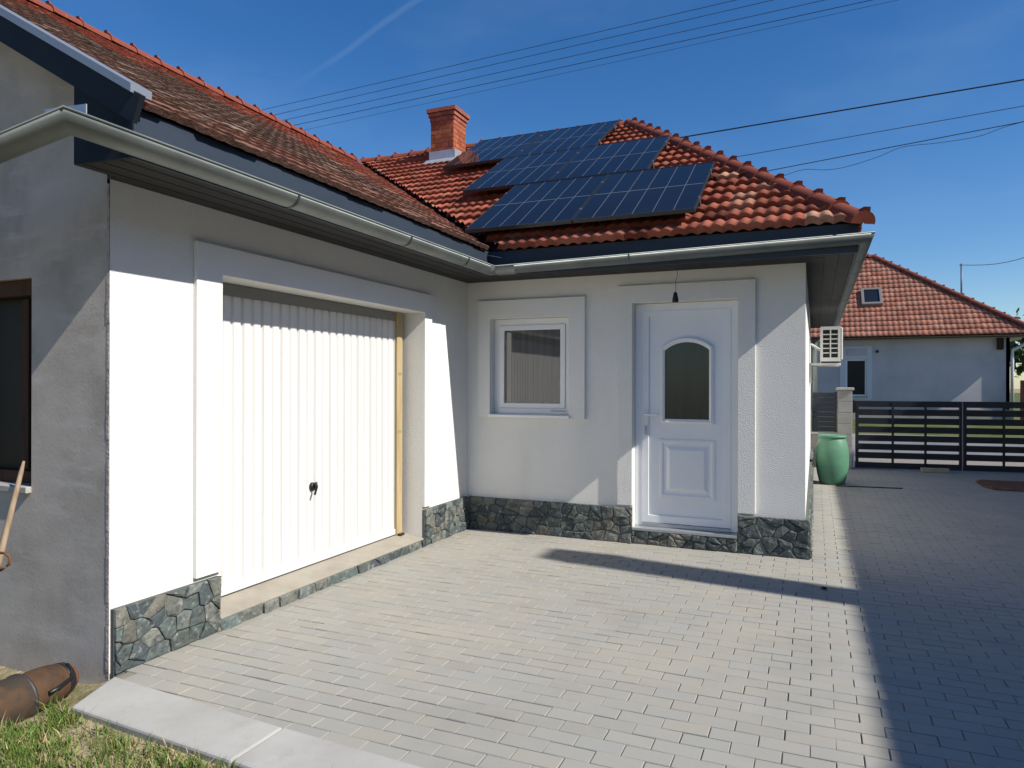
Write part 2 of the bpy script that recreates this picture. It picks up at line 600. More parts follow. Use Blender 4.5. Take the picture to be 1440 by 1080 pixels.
def stones(mb, O, U, V, N, w, h, size=.15, seed=1, depth=.022):
    """irregular stone cladding: jittered cells, each a rough raised slab on a dark mortar bed"""
    rnd = random.Random(seed)
    O, U, V, N = map(Vector, (O, U, V, N))
    asp = 1.25
    hs = h * asp
    nr = max(1, round(hs / size))
    seeds = []
    for r in range(nr):
        nc = max(1, round(w / (size * rnd.uniform(.85, 1.35))))
        ph = rnd.random() * .5
        for c in range(-1, nc + 1):
            seeds.append(((c + .5 + ph + rnd.uniform(-.48, .48)) * w / nc, (r + .5 + rnd.uniform(-.48, .48)) * hs / nr))
    for i, a in enumerate(seeds):
        poly = [(0, 0), (w, 0), (w, hs), (0, hs)]
        for j, b in enumerate(seeds):
            if i == j or abs(a[0] - b[0]) > size * 4:
                continue
            nx, ny = b[0] - a[0], b[1] - a[1]
            poly = clip_poly(poly, nx, ny, (nx * (a[0] + b[0]) + ny * (a[1] + b[1])) / 2)
            if len(poly) < 3:
                break
        if len(poly) < 3:
            continue
        poly = [(p[0], p[1] / asp) for p in poly]
        cx = sum(p[0] for p in poly) / len(poly)
        cy = sum(p[1] for p in poly) / len(poly)
        pts = []
        for k in range(len(poly)):
            p, q = poly[k], poly[(k + 1) % len(poly)]
            L = math.hypot(q[0] - p[0], q[1] - p[1])
            if L < .006:
                continue
            ns = max(1, int(L / .045))
            for m_ in range(ns):
                t = m_ / ns
                x, y = p[0] + (q[0] - p[0]) * t, p[1] + (q[1] - p[1]) * t
                d = math.hypot(x - cx, y - cy) or 1
                s_ = max(.2, 1 - (.0012 + rnd.uniform(0, .004)) / d)
                pts.append((cx + (x - cx) * s_, cy + (y - cy) * s_))
        if len(pts) < 3:
            continue
        th = depth * rnd.uniform(.55, 1.35)
        col = rnd.choice(STONE_COLS)
        k_ = rnd.uniform(.75, 1.3)
        col = tuple(c * k_ for c in col)
        base = [mb.bm.verts.new(O + U * x + V * y) for x, y in pts]
        tx, ty = rnd.uniform(-.08, .08), rnd.uniform(-.08, .08)
        mid, top = [], []
        for x, y in pts:
            d = math.hypot(x - cx, y - cy) or 1
            tilt = (x - cx) * tx + (y - cy) * ty
            mid.append(mb.bm.verts.new(O + U * x + V * y + N * max(.006, th * .75 + tilt)))
            s_ = max(.3, 1 - rnd.uniform(.004, .018) / d)
            top.append(mb.bm.verts.new(O + U * (cx + (x - cx) * s_) + V * (cy + (y - cy) * s_) + N * max(.009, th + tilt + rnd.uniform(-.003, .003))))
        ctr = mb.bm.verts.new(O + U * cx + V * cy + N * (th + rnd.uniform(0, .006)))
        n = len(pts)
        for k in range(n):
            k2 = (k + 1) % n
            for f in ([base[k], base[k2], mid[k2], mid[k]], [mid[k], mid[k2], top[k2], top[k]], [top[k], top[k2], ctr]):
                mb.bm.faces.new(f)[mb.cl] = col
    return mb


X_, Y_, Z_ = Vector((1, 0, 0)), Vector((0, 1, 0)), Vector((0, 0, 1))

# ---------------------------------------------------------------- the setting: ground, paving, road
mb = MB()
mb.face([(-300, -300, -.30), (300, -300, -.30), (300, 400, -.30), (-300, 400, -.30)])
setp(mb.build('ground', soil), kind='structure')

# lawn: gently uneven sheet, a little lower than the paving
mb = MB()
nx, ny = 60, 40
g = {}
for i in range(nx + 1):
    for j in range(ny + 1):
        x = -6 + 14 * i / nx
        y = -9.5 + 5.55 * j / ny
        z = -.026 + .012 * noise.noise(Vector((x * 1.3, y * 1.3, 0))) + .008 * noise.noise(Vector((x * 6, y * 6, 3)))
        if x < .1:
            z -= .07 * min(1, (.1 - x) / .4)
        g[i, j] = mb.bm.verts.new((x, y, z))
for i in range(nx):
    for j in range(ny):
        mb.bm.faces.new([g[i, j], g[i + 1, j], g[i + 1, j + 1], g[i, j + 1]])
setp(mb.build('lawn', soil, smooth=True), kind='structure')


def lawn_z(x, y):
    z = -.026 + .012 * noise.noise(Vector((x * 1.3, y * 1.3, 0))) + .008 * noise.noise(Vector((x * 6, y * 6, 3)))
    if x < .1:
        z -= .07 * min(1, (.1 - x) / .4)
    return z


mb = MB()
mb.face([(.05, -4.16, -.0065), (8.5, -4.6, -.0065), (8.5, 8.6, -.0065), (.0, 8.6, -.0065)])
setp(mb.build('paving_bed', sand_mat), kind='structure')

mb = MB()
rnd = random.Random(5)
BW, BH = .2, .1
for r in range(-45, 86):
    y = r * BH
    o = (r % 2) * .1 + rnd.gauss(0, .0015)
    for c in range(-1, 43):
        x = .02 + o + c * BW
        if x > 8.4 or x < -.12:
            continue
        if y > -.03 and x < 3.09:
            continue
        if y + .05 < -4.24 - .06 * max(0, x):
            continue
        if y < -4.02 and x < .055:
            continue
        jx, jy = rnd.gauss(0, .0011), rnd.gauss(0, .0009)
        x0, x1, y0, y1 = x + .002 + jx, x + BW - .002 + jx, y + .002 + jy, y + BH - .002 + jy
        b = .0022
        z = rnd.gauss(0, .0007)
        tx, ty = rnd.gauss(0, .0006), rnd.gauss(0, .0006)
        k = 1 + rnd.gauss(0, .018)
        wm = rnd.gauss(0, .004)
        col = ((.325 + wm) * k, .313 * k, (.278 - wm) * k)
        A = [mb.bm.verts.new(p) for p in ((x0, y0, -.013), (x1, y0, -.013), (x1, y1, -.013), (x0, y1, -.013))]
        B = [mb.bm.verts.new(p) for p in ((x0, y0, z - .0022), (x1, y0, z - .0022), (x1, y1, z - .0022), (x0, y1, z - .0022))]
        Cc = [mb.bm.verts.new(p) for p in ((x0 + b, y0 + b, z - tx - ty), (x1 - b, y0 + b, z + tx - ty), (x1 - b, y1 - b, z + tx + ty), (x0 + b, y1 - b, z - tx + ty))]
        for q in range(4):
            q2 = (q + 1) % 4
            mb.bm.faces.new([A[q], A[q2], B[q2], B[q]])[mb.cl] = col
            mb.bm.faces.new([B[q], B[q2], Cc[q2], Cc[q]])[mb.cl] = col
        mb.bm.faces.new(Cc)[mb.cl] = col
setp(mb.build('paving', paver_mat), kind='structure')

# poured concrete strip along the front edge of the paving
mb = MB()
mb.prism([(.06, -4.085, -.13), (.145, -4.30, -.13), (.19, -4.405, -.13), (1.22, -4.465, -.13), (1.22, -4.165, -.13)], (0, 0, .139))
mb.prism([(1.224, -4.165, -.13), (1.224, -4.467, -.13), (3.4, -4.60, -.13), (3.4, -4.27, -.13)], (0, 0, .141))
mb.prism([(3.404, -4.27, -.13), (3.404, -4.62, -.13), (8.5, -4.9, -.13), (8.5, -4.54, -.13)], (0, 0, .140))
setp(mb.build('concrete_edging', concrete, bevel=.012), kind='structure')

mb = MB()
mb.face([(-60, 8.6, -.02), (80, 8.6, -.02), (80, 10.2, -.02), (-60, 10.2, -.02)])
mb.face([(-60, 14.6, .035), (80, 14.6, .035), (80, 15.7, .112), (-60, 15.7, .112)])
setp(mb.build('roadside_gravel', gravel), kind='structure')
mb = MB()
mb.face([(-80, 10.2, 0), (100, 10.2, 0), (100, 14.6, .02), (-80, 14.6, .02)])
setp(mb.build('road', asphalt), kind='structure')
mb = MB()
mb.prism([(-80, 14.6, .02), (-80, 14.6, .0), (-80, 80, .0), (-80, 80, .7), (-80, 19.9, .34), (-80, 16.3, .12)], (180, 0, 0))
setp(mb.build('verge', verge_grass), kind='structure')

# ---------------------------------------------------------------- the main house
HL = 'white L-shaped house with red tiled roof, garage door and bare grey gable end'
house = thing('house', HL, 'house', (0, 0, 0))
WX = 3.262          # right corner of the entrance wing
WD = 7.6            # depth of the entrance wing
GY = -4.07          # gable end of the garage wing
# garage wall (plane x=0)
mb = MB()
mb.panel((0, 0, 0), -Y_, Z_, X_, [0, .795, .925, 1.4, 2.2, 2.8, 3.345, 3.54, 4.07], [0, .03, .34, 1.2, 2.158, 2.333, 2.62], [(.925, 3.345, .03, 2.158)], .28, rim=False)
# entrance wall (plane y=0)
mb.panel((0, 0, 0), X_, Z_, -Y_, [0, .13, .27, 1.12, 1.285, 1.61, 1.752, 2.706, 2.855, WX], [0, .13, .34, 1.165, 2.168, 2.268, 2.62],
         [(.27, 1.12, 1.165, 2.168), (1.752, 2.706, .13, 2.268)], .2, rim=False)
# side wall (plane x=WX), looking over the driveway
mb.panel((WX, 0, 0), Y_, Z_, X_, [0, .6, 3, 5, WD], [0, .34, 1.2, 2.62], [], .2, rim=False)
mb.panel((WX, WD, 0), -X_, Z_, Y_, [0, 3, 11.9], [0, 2.62], [], .2, rim=False)
mb.panel((-8.6, WD, 0), -Y_, Z_, -X_, [0, WD - GY], [0, 2.62], [], .2, rim=False)
mb.build('white_wall', stucco, house)
# raised bands round the openings
mb = MB()
mb.panel((.03, 0, 0), -Y_, Z_, X_, [.795, .925, 3.345, 3.54], [.36, 2.158, 2.333], [(.925, 3.345, .36, 2.158)], .029)
o = mb.build('wall_band', smooth_white, house, bevel=.003)
mb = MB()
mb.panel((0, -.03, 0), X_, Z_, -Y_, [.13, .27, 1.12, 1.285], [1.16, 2.168, 2.355], [(.27, 1.12, 1.16, 2.168)], .029)
o = mb.build('wall_band', smooth_white, house, bevel=.003)
mb = MB()
mb.panel((0, -.03, 0), X_, Z_, -Y_, [1.61, 1.752, 2.706, 2.855], [.355, 2.268, 2.432], [(1.752, 2.706, .355, 2.268)], .029)
o = mb.build('wall_band', stucco, house, bevel=.003)

# grey gable wall
mb = MB()
mb.panel((-8.6, GY, -.35), X_, Z_, -Y_, [0, 5, 6.6, 7.2, 7.98, 8.578], [0, 1.28, 2.43, 2.97], [(7.2, 7.98, 1.28, 2.43)], .14, rim=False)
mb.face([(-8.6, GY, 2.62), (-.022, GY, 2.62), (-.022, GY, 3.04), (-4.06, GY, 5.46), (-8.6, GY, 2.74)])
ow = mb.build('grey_gable_wall', grey_render, house)
ow['label'] = 'bare grey rendered gable wall'
mb = MB()
zs = [-.35 + .12 * i for i in range(25)]
rnd = random.Random(9)
for z0, z1 in zip(zs[:-1], zs[1:]):
    a = rnd.uniform(.001, .0035)
    mb.box((-.0215, GY - a, z0 + .0005), (-.0012 - rnd.uniform(0, .004), GY + .05, z1 - .0005))
mb.build('raw_wall_edge', edge_mat, house)
# timber frame of the old opening
mb = MB()
x0, x1, z0, z1, yb = -1.4, -.62, .93, 2.08, GY + .10
mb.box((x0 + .002, GY + .03, z1 - .09), (x1 - .002, yb, z1 - .002))
mb.box((x0 + .002, GY + .06, z0 + .002), (x0 + .08, yb, z1 - .092))
mb.box((x1 - .08, GY + .06, z0 + .002), (x1 - .002, yb, z1 - .092))
mb.box((x1 - .22, GY + .085, z0 + .08), (x1 - .16, GY + .12, z1 - .1))
mb.box((x0 + .082, GY + .07, z0 + .002), (x1 - .082, yb + .01, z0 + .07))
fr = mb.build('old_window', wood_dark, house, bevel=.004)
mb = MB()
mb.box((x0 + .07, GY + .125, z0 + .05), (x1 - .07, GY + .13, z1 - .08))
mb.build('pane', mat('dark_room_glass', (.01, .009, .008), .5, .2), fr)  # darkness of the room behind is put into the pane colour
mb = MB()
mb.box((x0 - .05, GY - .03, z0 - .035), (x1 + .0, GY + .055, z0))
mb.build('sill', concrete, fr, bevel=.004)

# stone plinths
pl = 0


def plinth(O, U, N, w, h, seed, size=.15):
    O = Vector(O)
    U = Vector(U)
    N = Vector(N)
    mb_ = MB()
    stones(mb_, O + N * .026, U, Z_, N, w, h, size * .84, seed, .018)
    p = mb_.build('stone_plinth', stone_mat, house)
    m2 = MB()
    m2.obox(O, U, Z_, N, (0, -.1, .0015), (w, h - .004, .026))
    m2.build('mortar_bed', mortar, p)
    return p


plinth((0, GY + .006, 0), Y_, X_, .70, .337, 3, .125)
plinth((0, -.925, 0), Y_, X_, .865, .338, 4, .115)
p = plinth((0.0, -3.39, -.02), Y_, X_, 2.46, .088, 6, .16)
plinth((.03, 0, 0), X_, -Y_, 1.722, .337, 7, .14)
plinth((1.752, 0, 0), X_, -Y_, .954, .128, 8, .12)
plinth((2.706, 0, 0), X_, -Y_, .59, .337, 11, .13)
plinth((WX, -.04, 0), Y_, X_, WD, .337, 12, .2)

# garage door and its sill
mb = MB()
mb.prism([(.020, -3.343, -.05), (.020, -3.343, .076), (-.19, -3.343, .112), (-.30, -3.343, .112), (-.30, -3.343, -.05)], (0, 2.416, 0))
mb.build('garage_sill', sill_mat, house, bevel=.004)
gd = MB()
y = -3.343
ys = []
yy = -3.30
prof = []
pit = .0925
k = 0
while yy < -1.085:
    dpt = .018 if k % 2 else .014
    prof += [(yy, 0), (yy + pit * .62, 0), (yy + pit * .72, -dpt), (yy + pit * .90, -dpt)]
    yy += pit
    k += 1
prof = [p for p in prof if p[0] < -1.083] + [(-1.081, 0)]
vb = [gd.bm.verts.new((-.2 + d, y_, .17)) for y_, d in prof]
vt = [gd.bm.verts.new((-.2 + d, y_, 2.075)) for y_, d in prof]
for i in range(len(prof) - 1):
    gd.bm.faces.new([vb[i], vb[i + 1], vt[i + 1], vt[i]])
door = gd.build('garage_door', gdoor, house)
mb = MB()
mb.box((-.225, -3.34, .121), (-.188, -1.078, .17))
mb.build('bottom_rail', gdoor, door, bevel=.004)
mb = MB()
mb.box((-.235, -3.34, .1125), (-.195, -1.078, .1205))
mb.build('rubber_seal', black_plastic, door)
mb = MB()
mb.box((-.24, -3.34, 2.075), (-.19, -1.078, 2.155))
mb.build('top_rail', mat('grey_rail', (.20, .20, .19), .5, .4), door, bevel=.003)
mb = MB()
mb.box((-.24, -3.342, .121), (-.206, -3.302, 2.074))
mb.build('side_rail', gdoor, door)
mb = MB()
mb.box((-.32, -3.36, -.05), (-.301, -.91, 2.30))
mb.build('light_leak_backing', mat('dark_backing', (.05, .05, .05), .9, .1), door)  # unseen sheet added behind the door to stop light leaking through
mb = MB()
mb.lathe((-.2, -2.235, .712), [(0, .024), (.028, .024), (.033, .016), (.033, 0)], 20, X_)
mb.tube([(-.172, -2.235, .712), (-.150, -2.235, .712)], .009)
mb.tube([(-.150, -2.245, .75), (-.150, -2.235, .712), (-.150, -2.262, .655)], .0085)
mb.build('door_handle', black_plastic, door)
mb = MB()
mb.box((-.235, -1.076, .1125), (-.175, -.985, 2.1565))
bt = mb.build('timber_batten', wood_yellow, house, bevel=.004)
for zz in (1.58, 1.05):
    mb = MB()
    mb.box((-.1745, -1.06, zz), (-.173, -1.0, zz + .025))
    mb.build('cable_clip', mat('green_clip', (.25, .30, .12), .6), bt)
mb = MB()
mb.box((-.174, -1.07, .1095), (-.14, -1.0, .125))
mb.build('floor_bracket', black_plastic, bt)

# window in the entrance wall
fy = .075
mb = MB()
a, b, c, d = .272, 1.118, 1.20, 2.166
mb.ring((0, fy, 0), X_, Z_, Y_, (a, c), (b, d), (.065, .055, .065, .065), 0, .07)
win = mb.build('window', pvc, house, bevel=.004)
mb = MB()
a, b, c, d = .338, 1.052, 1.256, 2.10
sy = fy - .014
mb.ring((0, sy, 0), X_, Z_, Y_, (a, c), (b, d), (.052, .05, .052, .05), 0, .06)
mb.build('sash', pvc, win, bevel=.006)
mb = MB()
mb.box((a + .04, sy + .02, c + .04), (b - .04, sy + .03, d - .04))
mb.build('pane', glass_dark, win)
mb = MB()
mb.prism([(.262, -.062, 1.162), (.262, -.062, 1.19), (.262, .075, 1.20), (.262, .075, 1.162)], (.872, 0, 0))
mb.build('sill', pvc, win, bevel=.004)
mb = MB()
mb.box((.9, .070, 1.225), (1.06, .0745, 1.238))
mb.build('drain_slot', mat('slot_grey', (.45, .46, .47), .5), win)

# front door
dy = .085
mb = MB()
a, b, c, d = 1.754, 2.704, .155, 2.266
mb.ring((0, dy, 0), X_, Z_, Y_, (a, c), (b, d), (.075, .03, .075, .075), 0, .07)
fd = mb.build('front_door', door_white, house, bevel=.005)
mb = MB()
la, lb, lc, ld = 1.835, 2.625, .19, 2.186
mb.box((la, dy + .012, lc), (lb, dy + .075, ld))
leaf = mb.build('door_leaf', door_white, fd, bevel=.006)
mb = MB()   # raised rim of the leaf
w = .052
mb.ring((0, dy, 0), X_, Z_, Y_, (la - .012, lc), (lb + .012, ld + .01), (w + .012, w + .02, w + .012, w), -.006, .0115)
mb.build('leaf_rim', door_white, fd, bevel=.004)


def arch(x0, x1, z0, zs, zt, n=20):
    """outline: rectangle with a shallow segmental top"""
    hw = (x1 - x0) / 2
    h = zt - zs
    R_ = (hw * hw + h * h) / (2 * h)
    cx_, cz_ = (x0 + x1) / 2, zt - R_
    a0 = math.asin(hw / R_)
    pts = [(x0, z0), (x1, z0)]
    for k_ in range(n + 1):
        t = a0 - 2 * a0 * k_ / n
        pts.append((cx_ + R_ * math.sin(t), cz_ + R_ * math.cos(t)))
    return pts


po = arch(2.0, 2.482, 1.135, 1.85, 1.942)
pm = arch(2.018, 2.464, 1.152, 1.84, 1.927)
pi_ = arch(2.038, 2.444, 1.175, 1.818, 1.894)
mb = MB()
rings = []
for poly, yv in ((po, dy + .0118), (po, dy - .008), (pm, dy - .022), (pi_, dy - .01), (pi_, dy + .0118)):
    rings.append([mb.bm.verts.new((x, yv, z)) for x, z in poly])
for r1, r2 in zip(rings[:-1], rings[1:]):
    for k in range(len(r1)):
        k2 = (k + 1) % len(r1)
        mb.bm.faces.new([r1[k], r1[k2], r2[k2], r2[k]])
mb.build('glazing_moulding', pvc, fd)
mb = MB()
mb.face([(x, dy + .003, z) for x, z in pi_])
mb.build('arched_pane', glass_door, fd)
mb = MB()
rings = []
for (x0, x1, z0, z1), yv in (((1.985, 2.498, .43, .985), dy + .0118), ((1.99, 2.493, .435, .98), dy + .002), ((2.012, 2.471, .457, .958), dy + .0),
                             ((2.03, 2.453, .475, .94), dy + .011), ((2.05, 2.433, .495, .92), dy + .010), ((2.085, 2.398, .53, .885), dy - .008)):
    rings.append([mb.bm.verts.new(p) for p in ((x0, yv, z0), (x1, yv, z0), (x1, yv, z1), (x0, yv, z1))])
for r1, r2 in zip(rings[:-1], rings[1:]):
    for k in range(4):
        mb.bm.faces.new([r1[k], r1[(k + 1) % 4], r2[(k + 1) % 4], r2[k]])
mb.bm.faces.new(rings[-1])
mb.build('raised_panel', door_white, fd)
mb = MB()
mb.box((1.846, dy - .014, 1.02), (1.876, dy - .0055, 1.26))
mb.tube([(1.861, dy - .006, 1.215), (1.861, dy - .055, 1.215), (1.875, dy - .06, 1.215), (1.985, dy - .06, 1.215)], .0095)
mb.build('door_handle', pvc, fd, bevel=.002)
mb = MB()
mb.tube([(1.861, dy - .012, 1.10), (1.861, dy - .03, 1.10)], .011)
mb.tube([(1.861, dy - .028, 1.095), (1.861, dy - .028, 1.02)], .006)
mb.build('lock_cylinder', steel, fd)
mb = MB()
mb.box((1.755, -.045, .129), (2.703, dy + .08, .1535))
mb.box((1.83, dy - .02, .155), (2.63, dy + .07, .188))
mb.build('threshold', mat('aluminium', (.45, .46, .47), .4, .5, .6), fd, bevel=.003)

# roof ------------------------------------------------------------
HX = 3.66           # right eave of the entrance wing
E = .5
ZE = 2.772
RZ = 5.38
tl = (RZ - ZE) / (4.06 + E)
tf = (RZ - ZE) / (3.8 + E)
tr_ = (RZ - ZE) / (HX - .77)


def slope(dx, dy_, t):
    return Vector((dx, dy_, t)).normalized()


def col_front(v, u, r):
    k = r.uniform(.72, 1.25)
    base = Vector((.295, .088, .056))
    tan = Vector((.41, .225, .15))
    p = .03 + (.5 * max(0, (u - .74) / .26)) * (1 - .75 * v)
    a = r.uniform(.55, 1) if r.random() < p else r.uniform(0, .14)
    c = base.lerp(tan, a) * k
    if r.random() < .06:
        c *= .55
    return tuple(c)


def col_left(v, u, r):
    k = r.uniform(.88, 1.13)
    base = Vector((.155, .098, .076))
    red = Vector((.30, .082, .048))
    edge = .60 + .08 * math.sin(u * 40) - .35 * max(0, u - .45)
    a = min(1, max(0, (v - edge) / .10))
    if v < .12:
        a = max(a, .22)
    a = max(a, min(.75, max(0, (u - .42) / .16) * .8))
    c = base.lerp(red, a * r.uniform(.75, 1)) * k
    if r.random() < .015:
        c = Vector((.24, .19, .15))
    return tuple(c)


vn = Vector((4.3, 4.56, 0)).normalized()          # valley plane normal, pointing to +x+y
hn = Vector((4.3, HX - .77, 0)).normalized()          # hip plane normal
# garage wing slope
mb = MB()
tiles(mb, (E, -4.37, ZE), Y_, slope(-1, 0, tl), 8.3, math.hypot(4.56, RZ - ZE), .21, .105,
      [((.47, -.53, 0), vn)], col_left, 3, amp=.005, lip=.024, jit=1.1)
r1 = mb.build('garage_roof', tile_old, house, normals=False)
mb = MB()
ridge_caps(mb, (-4.06, -4.37, RZ + .02), (-4.06, 3.75, RZ + .02), r=.10, seed=5)
mb.build('ridge_tiles', ridge_mat, r1)
mb = MB()
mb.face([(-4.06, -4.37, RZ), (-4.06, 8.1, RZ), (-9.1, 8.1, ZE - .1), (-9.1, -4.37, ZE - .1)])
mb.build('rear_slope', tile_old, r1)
# entrance wing front slope
mb = MB()
tiles(mb, (-4.3, -E, ZE), X_, slope(0, 1, tf), 8.1, math.hypot(4.3, RZ - ZE), .25, .105,
      [((.53, -.47, 0), -vn), ((HX - .02, -.52, 0), hn)], col_front, 7, amp=.022, lip=.046)
r2 = mb.build('entrance_roof', tile_mat, house, normals=False)
mb = MB()
ridge_caps(mb, (-4.0, 3.8, RZ + .03), (.77, 3.8, RZ + .02), r=.095, seed=6)
ridge_caps(mb, (HX + .02, -.54, ZE - .005), (.77, 3.8, RZ + .04), r=.10, seed=8)
ridge_caps(mb, (HX, 8.1, ZE + .05), (.77, 3.8, RZ + .04), r=.10, seed=9)
mb.build('ridge_tiles', ridge_mat, r2)
mb = MB()
tiles(mb, (HX, -.5, ZE), Y_, slope(-1, 0, tr_), 8.6, math.hypot(HX - .77, RZ - ZE), .25, .105,
      [((HX - .02, -.48, 0), -hn), ((HX, 8.1, 0), Vector((-4.3, HX - .77, 0)).normalized())], col_front, 12, samples=4)
mb.build('hip_slope', tile_mat, r2, normals=False)
mb = MB()
mb.face([(.77, 3.8, RZ), (-4.06, 3.8, RZ), (-4.06, 8.1, ZE), (HX, 8.1, ZE)])
mb.build('rear_slope', tile_mat, r2)
mb = MB()   # lead valley tray at the inner corner
mb.hexa([Vector(p) for p in ((.42, -.50, 2.735), (.60, -.46, 2.70), (.60, -.30, 2.74), (.36, -.36, 2.80), (.42, -.50, 2.739), (.60, -.46, 2.704), (.60, -.30, 2.744), (.36, -.36, 2.804))])
mb.build('valley_flashing', galv, r2)

# eaves: soffit, fascia, gutter swept round the L
WE = WX - .08
wall_path = [(0, -4.3, 0), (0, 0, 0), (WE, 0, 0), (WE, WD + .1, 0)]
mb = MB()
sweep(mb, [(0, -4.069, 0)] + wall_path[1:], [(-.12, 2.552), (.44, 2.552), (.44, 2.575), (-.12, 2.575)], closed=True, smooth=False, caps=True)
mb.box((.055, -4.30, 2.552), (.44, -4.0692, 2.575))
sf = mb.build('soffit', soffit_mat, house)
mb = MB()
for k in range(1, 4):
    sweep(mb, wall_path, [(k * .11, 2.5495), (k * .11 + .006, 2.5495), (k * .11 + .006, 2.5515), (k * .11, 2.5515)], closed=True, smooth=False)
mb.build('board_joints', mat('joint_black', (.02, .02, .02), .9), sf)
mb = MB()
sweep(mb, wall_path, [(.441, 2.535), (.462, 2.535), (.462, 2.765), (.441, 2.765)], closed=True, smooth=False, caps=True)
mb.build('fascia', blue_metal, house)
mb = MB()   # sealed ends of the eave box beyond the gable
mb.prism([(.06, -4.305, 2.555), (.46, -4.305, 2.54), (.46, -4.305, 2.72), (.06, -4.305, 2.96)], (0, .02, 0))
mb.build('eave_box_end', dark_board, house)
# bargeboard
mb = MB()
mb.prism([(.545, -4.375, 2.66), (.60, -4.375, 2.775), (-4.06, -4.375, 5.45), (-4.06, -4.375, 5.33)], (0, .025, 0))
bb = mb.build('bargeboard', dark_board, house)
mb = MB()
mb.prism([(.555, -4.392, 2.79), (.557, -4.392, 2.828), (-4.06, -4.392, 5.485), (-4.06, -4.392, 5.442)], (0, .11, 0))
mb.build('verge_strip', verge_metal, bb)
mb = MB()
mb.prism([(.40, -4.349, 2.76), (-4.06, -4.349, 5.325), (-4.06, -4.349, 5.305), (.40, -4.349, 2.74)], (0, .27, 0))
mb.build('verge_soffit', dark_board, bb)

GR = .072
gcx = .497
GZ = 2.606


def gutter_prof(r, t=.004):
    out = [(gcx + r * math.cos(a), r * math.sin(a)) for a in [math.pi + math.pi * k / 12 for k in range(13)]]
    inn = [(gcx + (r - t) * math.cos(a), (r - t) * math.sin(a)) for a in [2 * math.pi - math.pi * k / 12 for k in range(13)]]
    return out + inn


g_path = [(-4.5, -4.133, GZ - .66), (0, -4.133, GZ), (0, 0, GZ), (WE, 0, GZ + .055), (WE, WD + .45, GZ + .04)]
mb = MB()
sweep(mb, g_path, gutter_prof(GR), closed=True, caps=True)
lipx = gcx + GR
sweep(mb, g_path, [(lipx + .001 + .006 * math.cos(a), .002 + .006 * math.sin(a)) for a in [2 * math.pi * k / 8 for k in range(8)]], closed=True, caps=True)
gut = mb.build('gutter', zinc, house)


def band(px, py, dirv, z, w=.014):
    """joint strap round the gutter"""
    d = Vector(dirv)
    nrm = Vector((d.y, -d.x, 0))
    r_ = GR + .007
    mb = MB()
    prev = None
    for k in range(13):
        a_ = math.pi + math.pi * k / 12
        c_ = Vector((px, py, z)) + nrm * (gcx + r_ * math.cos(a_)) + Z_ * (r_ * math.sin(a_))
        cur = (mb.bm.verts.new(c_ - d * w), mb.bm.verts.new(c_ + d * w))
        if prev:
            mb.bm.faces.new([prev[0], cur[0], cur[1], prev[1]]).smooth = True
        prev = cur
    mb.build('gutter_strap', zinc_band, gut)


for yy in (-3.3, -2.05, -1.1):
    band(0, yy, (0, 1, 0), GZ, .008)
for xx in (1.85,):
    band(xx, 0, (1, 0, 0), GZ + .055 * xx / WE, .008)
for k in range(9):
    band(WE, .35 + .75 * k, (0, 1, 0), GZ + .055 - .015 * (.35 + .75 * k) / (WD + .45), .016)
for s_ in (0, 1):   # solder patches at the inner mitre
    mb = MB()
    c0 = Vector((gcx, -gcx, GZ))
    d = Y_ * -1 if s_ == 0 else X_
    nrm = X_ if s_ == 0 else -Y_
    prev = None
    for k in range(9):
        a_ = math.pi * 1.3 + math.pi * .7 * k / 8
        p_ = c0 + nrm * ((GR + .003) * math.cos(a_)) + Z_ * ((GR + .003) * math.sin(a_))
        ext = .06 + (.12 if s_ else 0)
        off_ = (GR) * math.cos(a_)
        q0 = p_ - d * (-off_) if False else p_ + d * max(0, 0)
        cur = (mb.bm.verts.new(p_ + d * (-off_ * -1 if s_ == 0 else off_) * 0 + d * .075), mb.bm.verts.new(p_ + d * (.09 + ext)))
        if prev:
            mb.bm.faces.new([prev[0], cur[0], cur[1], prev[1]]).smooth = True
        prev = cur
    mb.build('solder_patch', zinc, gut)
mb = MB()   # bent sheet ends behind the gable gutter
mb.hexa([Vector(v) for v in ((.20, -4.50, 2.60), (.46, -4.53, 2.60), (.46, -4.53, 2.70), (.14, -4.50, 2.735), (.20, -4.495, 2.60), (.46, -4.525, 2.60), (.46, -4.525, 2.70), (.14, -4.495, 2.735))])
mb.build('gutter_end_sheet', galv, gut)
mb = MB()
mb.hexa([Vector(v) for v in ((-.10, -4.49, 2.60), (.12, -4.50, 2.60), (.10, -4.50, 2.672), (-.02, -4.49, 2.645), (-.10, -4.485, 2.60), (.12, -4.495, 2.60), (.10, -4.495, 2.672), (-.02, -4.485, 2.645))])
mb.build('gutter_end_sheet', galv, gut)
mb = MB()   # second downpipe at the far right corner of the side wall
mb.tube([(WX + gcx, WD + .1, GZ - .04), (WX + gcx - .1, WD + .08, 2.45), (WX + .07, WD - .12, 2.3), (WX + .07, WD - .12, .05)], .045, 14)
mb.build('downpipe', zinc, house)

